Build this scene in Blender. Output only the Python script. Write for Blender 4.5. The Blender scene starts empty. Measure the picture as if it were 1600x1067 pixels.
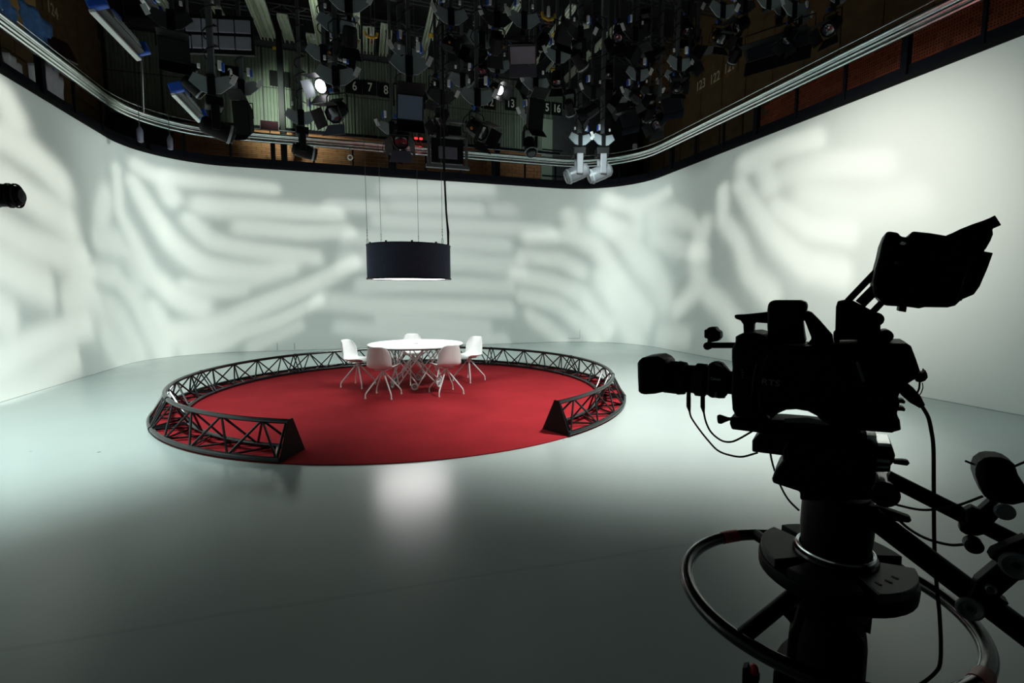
import bpy, math, random
from mathutils import Vector as V, Matrix as M4

R = math.radians
C = bpy.context.scene.collection
random.seed(7)

# ------------------------------------------------------------------ camera
EYE = V((0, 0, 1.6)); F = 756.8; PITCH = 0.0999; YAW = 0.2945
cam = bpy.data.objects.new('camera', bpy.data.cameras.new('camera')); C.objects.link(cam)
cam.location = EYE; cam.rotation_euler = (math.pi/2 - PITCH, 0, -YAW)
cam.data.sensor_width = 36; cam.data.lens = F/1600*36; cam.data.clip_start = .05; cam.data.clip_end = 100
bpy.context.scene.camera = cam
FW = V((math.sin(YAW)*math.cos(PITCH), math.cos(YAW)*math.cos(PITCH), -math.sin(PITCH)))
RT = V((math.cos(YAW), -math.sin(YAW), 0)); DN = FW.cross(RT)

def ray(u, v): return FW + RT*((u-800)/F) + DN*((v-533.5)/F)
def at(u, v, Y):                      # the point at room depth Y seen at pixel (u, v)
    d = ray(u, v); return EYE + d*(Y/d.y)
def atz(u, v, z):
    d = ray(u, v); return EYE + d*((z-EYE.z)/d.z)
def atx(u, v, x):
    d = ray(u, v); return EYE + d*(x/d.x)

# ------------------------------------------------------------------ world, exposure
w = bpy.data.worlds.new('studio_dark'); bpy.context.scene.world = w; w.use_nodes = True
w.node_tree.nodes['Background'].inputs[0].default_value = (.6, .75, .8, 1)
w.node_tree.nodes['Background'].inputs[1].default_value = 0.004
vs = bpy.context.scene.view_settings
vs.view_transform = 'Standard'; vs.look = 'None'; vs.exposure = .30; vs.gamma = 1; vs.use_curve_mapping = False
bpy.context.scene.display_settings.display_device = 'sRGB'

# ------------------------------------------------------------------ room dimensions
XL, XR, YB, ZW = -5.16, 8.20, 14.66, 4.913      # inside faces and height of the white cyclorama
RL, RR = 1.9, 2.3                               # its two corner radii
OL, OR, OB = -6.45, 9.45, 15.9                  # outer studio walls
ZC = 9.6
TBL = V((0.82, 8.36, 0)); LAMP = V((0.74, 8.42, 0))
RING = V((0.665, 7.95, 0))

def inside(x, y):
    if x < XL or x > XR or y > YB: return False
    if x < XL+RL and y > YB-RL: return (x-XL-RL)**2+(y-YB+RL)**2 < RL*RL
    if x > XR-RR and y > YB-RR: return (x-XR+RR)**2+(y-YB+RR)**2 < RR*RR
    return True
def on_wall(u, v):
    d = ray(u, v); a, b = .5, 40.
    for _ in range(50):
        m = (a+b)/2; p = EYE + d*m
        if inside(p.x, p.y): a = m
        else: b = m
    return EYE + d*a

# ------------------------------------------------------------------ lights
def spot(name, loc, target, power, size, blend, col, radius=.06):
    l = bpy.data.lights.new(name, 'SPOT'); o = bpy.data.objects.new(name, l); C.objects.link(o)
    l.energy = power; l.spot_size = R(size); l.spot_blend = blend; l.color = col; l.shadow_soft_size = radius
    o.location = loc; o.rotation_euler = (V(target)-V(loc)).to_track_quat('-Z', 'Y').to_euler()
    return o

def throw(nt, o, power, cap):
    """reflector profile of a cyclorama light: more light along the longer throws, so that the walls are lit evenly."""
    nd = nt.nodes.new; lk = nt.links.new; inv = o.rotation_euler.to_matrix().inverted(); L = o.location
    def mth(op, p, q=None):
        m = nd('ShaderNodeMath'); m.operation = op
        for i, x in enumerate((p, q)):
            if x is None: continue
            if isinstance(x, (int, float)): m.inputs[i].default_value = x
            else: lk(x, m.inputs[i])
        return m.outputs[0]
    tc = nd('ShaderNodeTexCoord'); sp = nd('ShaderNodeSeparateXYZ'); lk(tc.outputs['Normal'], sp.inputs[0])
    sg = mth('MULTIPLY', mth('SIGN', sp.outputs[2]), -1.0); t = None; D0 = 1e9
    for n, D in ((V((0, 1, 0)), YB-L.y), (V((-1, 0, 0)), L.x-XL), (V((1, 0, 0)), XR-L.x)):
        d = nd('ShaderNodeVectorMath'); d.operation = 'DOT_PRODUCT'; lk(tc.outputs['Normal'], d.inputs[0]); d.inputs[1].default_value = inv @ n
        c = mth('MAXIMUM', mth('MULTIPLY', d.outputs['Value'], sg), .03)
        x = mth('DIVIDE', D, c); t = x if t is None else mth('MINIMUM', t, x); D0 = min(D0, D)
    return mth('MINIMUM', mth('POWER', mth('DIVIDE', t, D0), power), cap)

# floods that wash the cyclorama and the floor at its foot; each has a top shutter
WASH = (.86, 1.0, .96)
def flood(name, loc, target, power, size, blend, col, radius, top=None, soft=.10, batwing=2.2):
    o = spot(name, loc, target, power, size, blend, col, radius)
    if top is not None:               # the shutter line passes through this point of the wall
        q = o.rotation_euler.to_matrix().inverted() @ (V(top)-V(loc)); lim = q.y/-q.z
        l = o.data; l.use_nodes = True; nt = l.node_tree; nt.nodes.clear(); nd = nt.nodes.new; lk = nt.links.new
        out = nd('ShaderNodeOutputLight'); em = nd('ShaderNodeEmission'); lk(em.outputs[0], out.inputs[0])
        tc = nd('ShaderNodeTexCoord'); sp = nd('ShaderNodeSeparateXYZ'); lk(tc.outputs['Normal'], sp.inputs[0])
        def mth(op, p, q=None):
            m = nd('ShaderNodeMath'); m.operation = op
            for i, x in enumerate((p, q)):
                if x is None: continue
                if isinstance(x, (int, float)): m.inputs[i].default_value = x
                else: lk(x, m.inputs[i])
            return m.outputs[0]
        yy = mth('DIVIDE', sp.outputs[1], sp.outputs[2])
        mr = nd('ShaderNodeMapRange'); mr.interpolation_type = 'SMOOTHSTEP'; lk(yy, mr.inputs[0])
        mr.inputs[1].default_value = -lim-soft; mr.inputs[2].default_value = -lim; mr.inputs[3].default_value = 0; mr.inputs[4].default_value = 1
        lk(mth('MULTIPLY', throw(nt, o, batwing, 3.6), mr.outputs[0]), em.inputs['Strength'])
    return o
flood('flood_back', (1.4, 9.9, 4.8), (1.4, YB, 4.5), 225, 168, .35, WASH, .25, (1.4, YB, 4.9))
flood('flood_left', (-2.7, 9.7, 4.85), (XL, 9.6, 4.4), 26, 165, .35, WASH, .25, (XL, 9.6, 4.9))
flood('flood_right', (3.6, 7.6, 4.8), (XR, 7.6, 4.4), 125, 160, .4, WASH, .3, (XR, 7.6, 4.9))
flood('flood_right_warm', (3.4, 5.4, 4.6), (XR, 6.2, 2.9), 700, 64, 1, (1, .98, .88), .2)
flood('flood_floor_left', (-2.6, 4.9, 5.2), (-3.9, 7.0, 0), 1550, 84, 1, WASH, .2)
flood('flood_floor_right', (4.2, 4.4, 5.2), (3.7, 5.9, 0), 2000, 80, 1, (1, 1, .95), .2)
# key lights over the table: the two lit lanterns in the rig
spot('key_left', (-1.1, 9.9, 5.5), (.9, 7.9, 0), 70, 48, .8, (1, .95, .9), .12)
spot('key_right', (2.6, 10.6, 5.4), (.7, 8.1, 0), 70, 46, .8, (1, .95, .9), .12)
spot('key_front', (1.6, 3.4, 5.4), (1.15, 5.9, 0), 200, 42, 1, (1, .97, .92), .15)
# spill on the outer back wall from a lantern on the gallery side of the rig
spot('wall_spill', (-2.35, 13.4, 7.0), (-1.9, OB, 6.6), 330, 74, 1, (.85, 1.0, .80), .1)
spot('wall_spill_dim', (5.6, 13.2, 6.9), (6.0, OB, 6.5), 45, 90, 1, (.8, 1.0, .9), .1)

spot('grid_spill', (-1.2, 12.3, 6.7), (-.6, 12.4, 9.2), 110, 110, 1, (.85, 1.0, .80), .1)
spot('grid_spill_right', (4.6, 11.5, 6.9), (4.2, 12.6, 9.2), 22, 130, 1, (.9, .95, 1.0), .1)

def gobo_spot(name, loc, target, power, col, strokes, gain=1.0):
    """profile spot with a gobo slide: each stroke is a soft-edged slot in the slide."""
    o = spot(name, loc, target, power, 120, .1, col, .03)
    inv = o.rotation_euler.to_matrix().inverted()
    def slide(P):
        q = inv @ (P-V(loc)); return V((q.x/q.z, q.y/q.z, 0))
    l = o.data; l.use_nodes = True; nt = l.node_tree; nt.nodes.clear(); nd = nt.nodes.new; lk = nt.links.new
    out = nd('ShaderNodeOutputLight'); em = nd('ShaderNodeEmission'); lk(em.outputs[0], out.inputs[0])
    tc = nd('ShaderNodeTexCoord'); sp = nd('ShaderNodeSeparateXYZ'); lk(tc.outputs['Normal'], sp.inputs[0])
    def mth(op, a, b=None):
        m = nd('ShaderNodeMath'); m.operation = op
        for i, s in enumerate((a, b)):
            if s is None: continue
            if isinstance(s, (int, float)): m.inputs[i].default_value = s
            else: lk(s, m.inputs[i])
        return m.outputs[0]
    def vmt(op, a, b=None, scale=None):
        m = nd('ShaderNodeVectorMath'); m.operation = op
        for i, s in enumerate((a, b)):
            if s is None: continue
            if isinstance(s, V): m.inputs[i].default_value = s
            else: lk(s, m.inputs[i])
        if scale is not None: lk(scale, m.inputs['Scale'])
        return m.outputs['Value'] if op in ('DOT_PRODUCT', 'LENGTH') else m.outputs['Vector']
    cx = nd('ShaderNodeCombineXYZ'); lk(mth('DIVIDE', sp.outputs[0], sp.outputs[2]), cx.inputs[0]); lk(mth('DIVIDE', sp.outputs[1], sp.outputs[2]), cx.inputs[1])
    P = cx.outputs[0]; keep = None
    for wpx, amp, pts in strokes:
        Q = [slide(on_wall(*p)) for p in pts]
        ws = []
        for i, p in enumerate(pts):
            a = pts[max(i-1, 0)]; b = pts[min(i+1, len(pts)-1)]
            t = V((b[0]-a[0], b[1]-a[1])).normalized()
            ws.append((slide(on_wall(p[0]-t.y*wpx*.5, p[1]+t.x*wpx*.5))-slide(on_wall(p[0]+t.y*wpx*.5, p[1]-t.x*wpx*.5))).length)
        ws = sum(ws)/len(ws); dmin = None
        for a, b in zip(Q, Q[1:]):
            ba = b-a; pa = vmt('SUBTRACT', P, a)
            h = mth('MULTIPLY', vmt('DOT_PRODUCT', pa, ba), 1/ba.length_squared)
            h.node.use_clamp = True
            d = vmt('LENGTH', vmt('SUBTRACT', pa, vmt('SCALE', ba, scale=h)))
            dmin = d if dmin is None else mth('MINIMUM', dmin, d)
        x = mth('MULTIPLY', dmin, .94/ws); x = mth('POWER', x, 3.0)
        g = mth('EXPONENT', mth('MULTIPLY', x, -.5))
        g = mth('SUBTRACT', 1.0, mth('MULTIPLY', g, amp))
        keep = g if keep is None else mth('MULTIPLY', keep, g)
    lk(mth('MULTIPLY', mth('SUBTRACT', 1.0, keep), throw(nt, o, 2.5, 14.0)), em.inputs['Strength'])
    em.inputs['Color'].default_value = (1, 1, 1, 1)
    return o

GA = [(15, 1, [(-20, 120), (5, 150), (22, 185)]), (17, 1, [(-40, 205), (10, 215), (55, 245), (95, 285)]),
      (17, 1, [(-30, 262), (15, 285), (60, 318), (108, 348)]), (17, 1, [(-30, 335), (40, 378), (90, 394), (130, 403)]),
      (18, 1, [(-30, 395), (30, 428), (74, 450)]), (15, .9, [(107, 468), (136, 440)]), (18, .9, [(-20, 475), (16, 500)]),
      (17, 1, [(-20, 583), (50, 540), (136, 505)]), (15, .9, [(-10, 630), (60, 597), (118, 558)]), (13, .7, [(122, 425), (134, 470)])]
GB = [(9, 1, [(181, 264), (187, 332), (207, 369), (235, 428), (278, 465), (315, 480)]), (10, 1, [(165, 308), (157, 338)]),
      (14, .9, [(152, 373), (184, 380)]), (11, 1, [(150, 425), (183, 431), (210, 465), (232, 508), (254, 548)]),
      (10, 1, [(158, 474), (192, 499), (213, 545)]), (10, 1, [(170, 530), (192, 555)]),
      (12, 1, [(207, 283), (235, 332), (269, 378), (315, 415), (408, 428), (455, 415)]), (10, .9, [(212, 258), (254, 280), (269, 310)]),
      (9, .9, [(260, 276), (346, 286), (427, 295)]), (11, 1, [(315, 320), (408, 326), (529, 335)]),
      (11, .9, [(297, 344), (328, 375), (393, 391), (495, 403)]), (10, .9, [(377, 354), (470, 363), (547, 360)]),
      (12, 1, [(241, 484), (260, 521), (303, 518), (393, 484), (486, 446), (557, 409)]), (9, .9, [(290, 548), (377, 521), (440, 499), (501, 468)]),
      (8, .6, [(393, 542), (470, 508)]), (10, .8, [(290, 445), (380, 452)]), (10, .7, [(205, 400), (218, 440)])]
GC = [(10, .9, [(606, 296), (761, 294)]), (9, .9, [(618, 322), (747, 327)]), (8, 1, [(514, 320), (592, 325)]),
      (9, .9, [(590, 344), (677, 350), (860, 361)]), (10, .9, [(545, 372), (677, 375), (789, 383)]), (12, .9, [(540, 405), (705, 406), (812, 417)]),
      (10, .9, [(564, 446), (677, 443), (795, 448)]), (11, 1, [(497, 468), (592, 479), (795, 482)]), (9, .8, [(592, 499), (761, 510)]),
      (9, .8, [(528, 510), (620, 521), (789, 531)]), (9, .6, [(775, 327), (798, 327)])]
GD = [(9, 1, [(951, 313), (994, 325), (1045, 299)]), (9, .9, [(996, 325), (997, 360)]), (14, 1, [(1024, 341), (1055, 336), (1082, 347)]),
      (13, 1, [(937, 344), (971, 361), (994, 395), (1027, 434), (1041, 468)]), (12, .9, [(889, 336), (898, 367), (932, 384), (954, 417), (982, 457), (1013, 493)]),
      (9, .9, [(825, 372), (887, 367)]), (10, .9, [(816, 400), (878, 406), (906, 423)]), (11, .9, [(805, 431), (864, 440), (906, 457), (949, 513)]),
      (10, .9, [(816, 462), (873, 474), (915, 510), (932, 532)]), (9, .9, [(828, 493), (864, 519), (878, 532)]),
      (11, .8, [(1022, 372), (1078, 392), (1112, 392)]), (13, .8, [(940, 434), (965, 475), (994, 530)]), (14, .7, [(1033, 521), (1075, 526)])]
GE = [(13, 1, [(1164, 257), (1223, 230), (1275, 216)]), (13, .9, [(1189, 251), (1203, 289)]), (17, .55, [(1230, 270), (1293, 257), (1380, 254)]),
      (15, 1, [(1157, 289), (1182, 330), (1216, 375), (1258, 414), (1314, 427)]), (10, 1, [(1130, 299), (1130, 344), (1154, 375), (1171, 427), (1206, 462)]),
      (15, .8, [(1213, 323), (1265, 358), (1327, 365)]), (10, .9, [(1100, 355), (1088, 393), (1092, 434)]),
      (11, .9, [(1060, 479), (1095, 448), (1130, 479), (1154, 517)]), (24, .45, [(1258, 310), (1345, 330), (1431, 310)])]
GCOL = (1.0, 1.0, .90)
gobo_spot('gobo_far_left', (-2.8, 9.9, 4.85), (XL, 10.2, 2.2), 125, GCOL, GA)
gobo_spot('gobo_left_corner', (-1.8, 10.4, 4.9), (-3.4, 14.2, 2.2), 128, GCOL, GB)
gobo_spot('gobo_middle', (1.6, 10.6, 4.9), (1.6, YB, 2.2), 145, (.97, 1.0, .95), GC)
gobo_spot('gobo_right_corner', (4.4, 10.2, 4.9), (6.0, 14.3, 2.2), 130, GCOL, GD)
gobo_spot('gobo_right', (4.2, 8.2, 4.9), (XR, 9.2, 2.6), 215, GCOL, GE)

# ------------------------------------------------------------------ materials
MAT = {}
def mat(name, col, rough=.6, metal=0., spec=.5, emit=None, noise=0., nscale=8., bump=0., bscale=200., coat=0.):
    if name in MAT: return MAT[name]
    m = bpy.data.materials.new(name); m.use_nodes = True; nt = m.node_tree; b = nt.nodes['Principled BSDF']
    b.inputs['Roughness'].default_value = rough; b.inputs['Metallic'].default_value = metal
    b.inputs['Specular IOR Level'].default_value = spec; b.inputs['Base Color'].default_value = (*col, 1)
    b.inputs['Coat Weight'].default_value = coat
    tc = nt.nodes.new('ShaderNodeTexCoord')
    if noise:
        n = nt.nodes.new('ShaderNodeTexNoise'); n.inputs['Scale'].default_value = nscale; n.inputs['Detail'].default_value = 6
        nt.links.new(tc.outputs['Object'], n.inputs['Vector'])
        r = nt.nodes.new('ShaderNodeValToRGB')
        r.color_ramp.elements[0].position = .3; r.color_ramp.elements[1].position = .7
        r.color_ramp.elements[0].color = (*[c*(1-noise) for c in col], 1); r.color_ramp.elements[1].color = (*[min(1, c*(1+noise)) for c in col], 1)
        nt.links.new(n.outputs['Fac'], r.inputs[0]); nt.links.new(r.outputs[0], b.inputs['Base Color'])
    if bump:
        n = nt.nodes.new('ShaderNodeTexNoise'); n.inputs['Scale'].default_value = bscale
        nt.links.new(tc.outputs['Object'], n.inputs['Vector'])
        bp = nt.nodes.new('ShaderNodeBump'); bp.inputs['Strength'].default_value = bump; bp.inputs['Distance'].default_value = .01
        nt.links.new(n.outputs['Fac'], bp.inputs['Height']); nt.links.new(bp.outputs[0], b.inputs['Normal'])
    if emit:
        b.inputs['Emission Color'].default_value = (*emit[0], 1); b.inputs['Emission Strength'].default_value = emit[1]
    MAT[name] = m; return m

M_CYC = mat('cyclorama_white_paint', (.72, .75, .73), .8, spec=.2, noise=.015, nscale=.6)
M_CAR = mat('red_carpet_pile', (.27, .018, .024), .95, spec=.05, noise=.10, nscale=2.2, bump=.4, bscale=260)
M_BLK = mat('black_metal', (.007, .008, .009), .5, spec=.14, noise=.2, nscale=20)
M_CAMB = mat('black_camera_plastic', (.0035, .0035, .0045), .5, spec=.08, noise=.2, nscale=30)
M_GLOSS = mat('gloss_black_paint', (.003, .003, .004), .14, spec=.4, noise=.1)
M_RUB = mat('black_rubber', (.010, .010, .011), .8, spec=.2, noise=.1)
M_TRUSS = mat('black_truss_paint', (.004, .006, .0075), .24, spec=.5, noise=.15, nscale=15)
M_POLE = mat('grey_pole_paint', (.085, .095, .105), .5, noise=.1)
M_PLATE = mat('grey_bracket_steel', (.28, .33, .36), .5, noise=.08)
M_PURP = mat('violet_grey_flap', (.11, .11, .15), .55, noise=.08)
M_SILV = mat('silver_aluminium', (.92, .95, .98), .22, metal=1, noise=.05)
M_BEAM = mat('pale_green_channel_paint', (.50, .55, .45), .6, noise=.12)
M_DBEAM = mat('dark_grey_steel', (.035, .037, .042), .6, noise=.2)
M_WHITE = mat('white_plastic', (.73, .79, .78), .4, noise=.02)
M_WMET = mat('white_powder_coat', (.66, .72, .72), .4, noise=.02)
M_TAG = mat('white_tag_card', (.85, .88, .88), .6, noise=.02)
M_BLUE = mat('blue_plastic', (.02, .10, .55), .45, noise=.1)
M_YEL = mat('yellow_paint', (.60, .36, .02), .5, noise=.1)
M_ORA = mat('orange_plastic', (.55, .20, .03), .5, noise=.1)
M_RED = mat('red_plastic', (.35, .005, .008), .4, noise=.1)
M_DRED = mat('dark_red_screen', (.025, .006, .010), .7, spec=.1, noise=.1)
M_LED = mat('frosted_lamp_cells', (.30, .31, .37), .35, noise=.06)
M_LENS = mat('lens_glass_black', (.02, .02, .03), .05, spec=.8, noise=.05)
M_WOOD = mat('brown_wall_panel', (.12, .07, .030), .6, noise=.25, nscale=5)
M_CORR = mat('green_grey_corrugated_panel', (.15, .185, .145), .6, noise=.12, nscale=3)
M_PALEP = mat('pale_green_flat_panel', (.24, .29, .24), .7, noise=.06, nscale=3)
M_CEIL = mat('black_ceiling', (.006, .006, .007), .9, noise=.2)
M_BAND = mat('blue_black_toe_board', (.006, .007, .011), .9, spec=.08, noise=.2)
M_CLOTHB = mat('blue_crumpled_plastic', (.08, .20, .50), .35, noise=.3, nscale=12)
M_CLOTHW = mat('white_sheet', (.62, .62, .68), .6, noise=.06)
M_DIGIT = mat('cream_sign_digit', (.75, .78, .66), .6, noise=.02)
M_DIGY = mat('dim_yellow_digit', (.55, .52, .36), .6, noise=.02)
M_GREYT = mat('dark_grey_print', (.05, .055, .06), .5, noise=.02)
M_JOINT = mat('grey_panel_joint', (.30, .33, .33), .8, noise=.05)
M_DRUM = mat('midnight_blue_fabric', (.045, .060, .10), .8, spec=.2, noise=.15, nscale=40)
M_GLOW = mat('lamp_diffuser_lit', (.9, .9, .9), .6, emit=((1, .98, .96), 8.0), noise=.01)
M_LIT = mat('lantern_beam_face_lit', (.9, .9, .9), .5, emit=((1, .96, 1), 14.0), noise=.01)
M_GLOWB = mat('lantern_face_dim_lit', (.04, .05, .07), .5, emit=((.5, .7, 1), .015), noise=.01)
M_REDLED = mat('red_status_led', (.5, .01, .01), .5, emit=((1, .03, .03), 1.5), noise=.01)
M_PINK = mat('iridescent_sleeve', (.30, .18, .50), .3, noise=.3, nscale=30)

def floor_mat():
    m = bpy.data.materials.new('grey_white_studio_floor'); m.use_nodes = True; nt = m.node_tree; b = nt.nodes['Principled BSDF']
    nd = nt.nodes.new; lk = nt.links.new; tc = nd('ShaderNodeTexCoord')
    n = nd('ShaderNodeTexNoise'); n.inputs['Scale'].default_value = .5; n.inputs['Detail'].default_value = 8; lk(tc.outputs['Object'], n.inputs[0])
    r = nd('ShaderNodeValToRGB'); r.color_ramp.elements[0].position = .3; r.color_ramp.elements[1].position = .72
    r.color_ramp.elements[0].color = (.37, .435, .425, 1); r.color_ramp.elements[1].color = (.41, .48, .468, 1); lk(n.outputs[0], r.inputs[0])
    # faint scuffs and one long joint
    A = atz(200, 985, 0); B = atz(1000, 862, 0); nrm = V((-(B-A).y, (B-A).x, 0)).normalized()
    dt = nd('ShaderNodeVectorMath'); dt.operation = 'DOT_PRODUCT'; lk(tc.outputs['Object'], dt.inputs[0]); dt.inputs[1].default_value = nrm
    jn = nd('ShaderNodeTexNoise'); jn.inputs['Scale'].default_value = .8; lk(tc.outputs['Object'], jn.inputs[0])
    jm = nd('ShaderNodeMath'); jm.operation = 'MULTIPLY_ADD'; jm.inputs[1].default_value = .10; lk(jn.outputs[0], jm.inputs[0]); lk(dt.outputs['Value'], jm.inputs[2])
    js = nd('ShaderNodeMath'); js.operation = 'SUBTRACT'; lk(jm.outputs[0], js.inputs[0]); js.inputs[1].default_value = A.dot(nrm)+.05
    w = nd('ShaderNodeMath'); w.operation = 'ABSOLUTE'; lk(js.outputs[0], w.inputs[0])
    rr = nd('ShaderNodeValToRGB'); rr.color_ramp.elements[0].position = .004; rr.color_ramp.elements[1].position = .022
    rr.color_ramp.elements[0].color = (.9, .9, .9, 1); rr.color_ramp.elements[1].color = (1, 1, 1, 1); lk(w.outputs[0], rr.inputs[0])
    v = nd('ShaderNodeTexVoronoi'); v.inputs['Scale'].default_value = 1.3; lk(tc.outputs['Object'], v.inputs[0])
    vr = nd('ShaderNodeValToRGB'); vr.color_ramp.elements[0].position = .012; vr.color_ramp.elements[1].position = .03
    vr.color_ramp.elements[0].color = (.25, .25, .25, 1); vr.color_ramp.elements[1].color = (1, 1, 1, 1); lk(v.outputs['Distance'], vr.inputs[0])
    x1 = nd('ShaderNodeMix'); x1.data_type = 'RGBA'; x1.blend_type = 'MULTIPLY'; x1.inputs[0].default_value = 1
    lk(r.outputs[0], x1.inputs[6]); lk(rr.outputs[0], x1.inputs[7])
    x2 = nd('ShaderNodeMix'); x2.data_type = 'RGBA'; x2.blend_type = 'MULTIPLY'; x2.inputs[0].default_value = 1
    lk(x1.outputs[2], x2.inputs[6]); lk(vr.outputs[0], x2.inputs[7]); lk(x2.outputs[2], b.inputs['Base Color'])
    n2 = nd('ShaderNodeTexNoise'); n2.inputs['Scale'].default_value = .83; n2.inputs['Detail'].default_value = 2; lk(tc.outputs['Object'], n2.inputs[0])
    mr = nd('ShaderNodeMapRange'); mr.clamp = True; mr.inputs[3].default_value = .19; mr.inputs[4].default_value = .29; lk(n2.outputs[0], mr.inputs[0]); lk(mr.outputs[0], b.inputs['Roughness'])
    b.inputs['Specular IOR Level'].default_value = .5
    return m
def brick_mat(name, c1, c2, hole):
    m = bpy.data.materials.new(name); m.use_nodes = True; nt = m.node_tree; b = nt.nodes['Principled BSDF']; nd = nt.nodes.new; lk = nt.links.new
    oi = nd('ShaderNodeObjectInfo'); tc = nd('ShaderNodeTexCoord')
    r = nd('ShaderNodeMix'); r.data_type = 'RGBA'; r.inputs[6].default_value = (*c1, 1); r.inputs[7].default_value = (*c2, 1); lk(oi.outputs['Random'], r.inputs[0])
    mp = nd('ShaderNodeMapping'); mp.inputs['Scale'].default_value = (24, 24, 24); lk(tc.outputs['Object'], mp.inputs[0])
    fr = nd('ShaderNodeVectorMath'); fr.operation = 'FRACTION'; lk(mp.outputs[0], fr.inputs[0])
    sp = nd('ShaderNodeSeparateXYZ'); lk(fr.outputs[0], sp.inputs[0])
    def box(s):
        a = nd('ShaderNodeMath'); a.operation = 'COMPARE'; a.inputs[1].default_value = .5; a.inputs[2].default_value = .30; lk(s, a.inputs[0]); return a.outputs[0]
    mu = nd('ShaderNodeMath'); mu.operation = 'MULTIPLY'; lk(box(sp.outputs[0]), mu.inputs[0]); lk(box(sp.outputs[2]), mu.inputs[1])
    x = nd('ShaderNodeMix'); x.data_type = 'RGBA'; lk(mu.outputs[0], x.inputs[0]); lk(r.outputs[2], x.inputs[6]); x.inputs[7].default_value = (*hole, 1)
    lk(x.outputs[2], b.inputs['Base Color']); b.inputs['Roughness'].default_value = .8
    return m
M_FLOOR = floor_mat()
M_BRICK = brick_mat('perforated_orange_brick', (.46, .20, .085), (.56, .28, .13), (.05, .02, .012))
M_BRICKR = brick_mat('perforated_red_brick', (.50, .10, .04), (.62, .15, .07), (.05, .015, .01))

# ------------------------------------------------------------------ mesh helpers
class MB:
    def __init__(s, M=None): s.v = []; s.f = []; s.M = M or M4()
    def add(s, vs, fs):
        n = len(s.v); s.v += [s.M @ V(p) for p in vs]; s.f += [tuple(i+n for i in f) for f in fs]; return s
    def box(s, c, d, rot=None):
        x, y, z = d[0]/2, d[1]/2, d[2]/2; m = M4.Translation(V(c)) @ (rot.to_4x4() if rot else M4())
        vs = [m @ V((a*x, b*y, e*z)) for a in (-1, 1) for b in (-1, 1) for e in (-1, 1)]
        return s.add(vs, [(0, 1, 3, 2), (4, 6, 7, 5), (0, 4, 5, 1), (2, 3, 7, 6), (0, 2, 6, 4), (1, 5, 7, 3)])
    def tube(s, pts, r, n=8, closed=False):
        pts = [V(p) for p in pts]; N = len(pts); vs = []; fs = []; up = None
        for i, p in enumerate(pts):
            if closed: t = pts[(i+1) % N]-pts[i-1]
            else: t = pts[min(i+1, N-1)]-pts[max(i-1, 0)]
            t.normalize()
            if up is None:
                up = V((0, 0, 1)) if abs(t.z) < .9 else V((1, 0, 0))
            up = (up - t*up.dot(t)).normalized(); sd = t.cross(up)
            rr = r[i] if isinstance(r, (list, tuple)) else r
            for k in range(n):
                a = 2*math.pi*k/n; vs.append(p + up*math.cos(a)*rr + sd*math.sin(a)*rr)
        for i in range(N if closed else N-1):
            j = (i+1) % N
            for k in range(n):
                l = (k+1) % n; fs.append((i*n+k, i*n+l, j*n+l, j*n+k))
        if not closed:
            fs.append(tuple(range(n-1, -1, -1))); fs.append(tuple((N-1)*n+k for k in range(n)))
        return s.add(vs, fs)
    def lathe(s, prof, n=24, M=None, cap=True):
        m = M or M4(); vs = []; fs = []
        for r, z in prof:
            for k in range(n):
                a = 2*math.pi*k/n; vs.append(m @ V((r*math.cos(a), r*math.sin(a), z)))
        for i in range(len(prof)-1):
            for k in range(n):
                l = (k+1) % n; fs.append((i*n+k, i*n+l, (i+1)*n+l, (i+1)*n+k))
        if cap:
            fs.append(tuple(range(n-1, -1, -1))); fs.append(tuple((len(prof)-1)*n+k for k in range(n)))
        return s.add(vs, fs)
    def prism(s, poly, y0, y1):
        n = len(poly); vs = [(p[0], y0, p[1]) for p in poly] + [(p[0], y1, p[1]) for p in poly]
        fs = [tuple(range(n)), tuple(range(2*n-1, n-1, -1))] + [(i, i+n, (i+1) % n+n, (i+1) % n) for i in range(n)]
        return s.add(vs, fs)
    def build(s, name, m, parent=None, smooth=True, bevel=0, ang=35):
        me = bpy.data.meshes.new(name); me.from_pydata([tuple(p) for p in s.v], [], s.f); me.update()
        import bmesh
        b = bmesh.new(); b.from_mesh(me); bmesh.ops.recalc_face_normals(b, faces=b.faces); b.to_mesh(me); b.free()
        if smooth:
            me.polygons.foreach_set('use_smooth', [True]*len(me.polygons)); me.set_sharp_from_angle(angle=R(ang))
        me.materials.append(m); o = bpy.data.objects.new(name, me); C.objects.link(o)
        if parent: o.parent = parent
        if bevel:
            bv = o.modifiers.new('bevel', 'BEVEL'); bv.width = bevel; bv.segments = 2; bv.limit_method = 'ANGLE'; bv.angle_limit = R(40)
        return o
def tag(o, label=None, cat=None, group=None, kind=None):
    if label: o['label'] = label
    if cat: o['category'] = cat
    if group: o['group'] = group
    if kind: o['kind'] = kind
    return o
def thing(name, label, cat, loc=(0, 0, 0), rz=0, group=None):
    o = bpy.data.objects.new(name, None); C.objects.link(o); o.empty_display_size = .1
    o.location = loc; o.rotation_euler = (0, 0, rz); return tag(o, label, cat, group)
KIDS = {}
def kids(o): return [c for c in bpy.data.objects if c.parent == o] if o.name not in KIDS else KIDS[o.name]
def copy_tree(o, parent=None):
    c = o.copy(); C.objects.link(c)
    if parent: c.parent = parent
    for k in kids(o): copy_tree(k, c)
    return c
def freeze(o):
    KIDS[o.name] = [c for c in bpy.data.objects if c.parent == o]
    for k in KIDS[o.name]: freeze(k)
def rotx(a): return M4.Rotation(a, 4, 'X')
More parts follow.
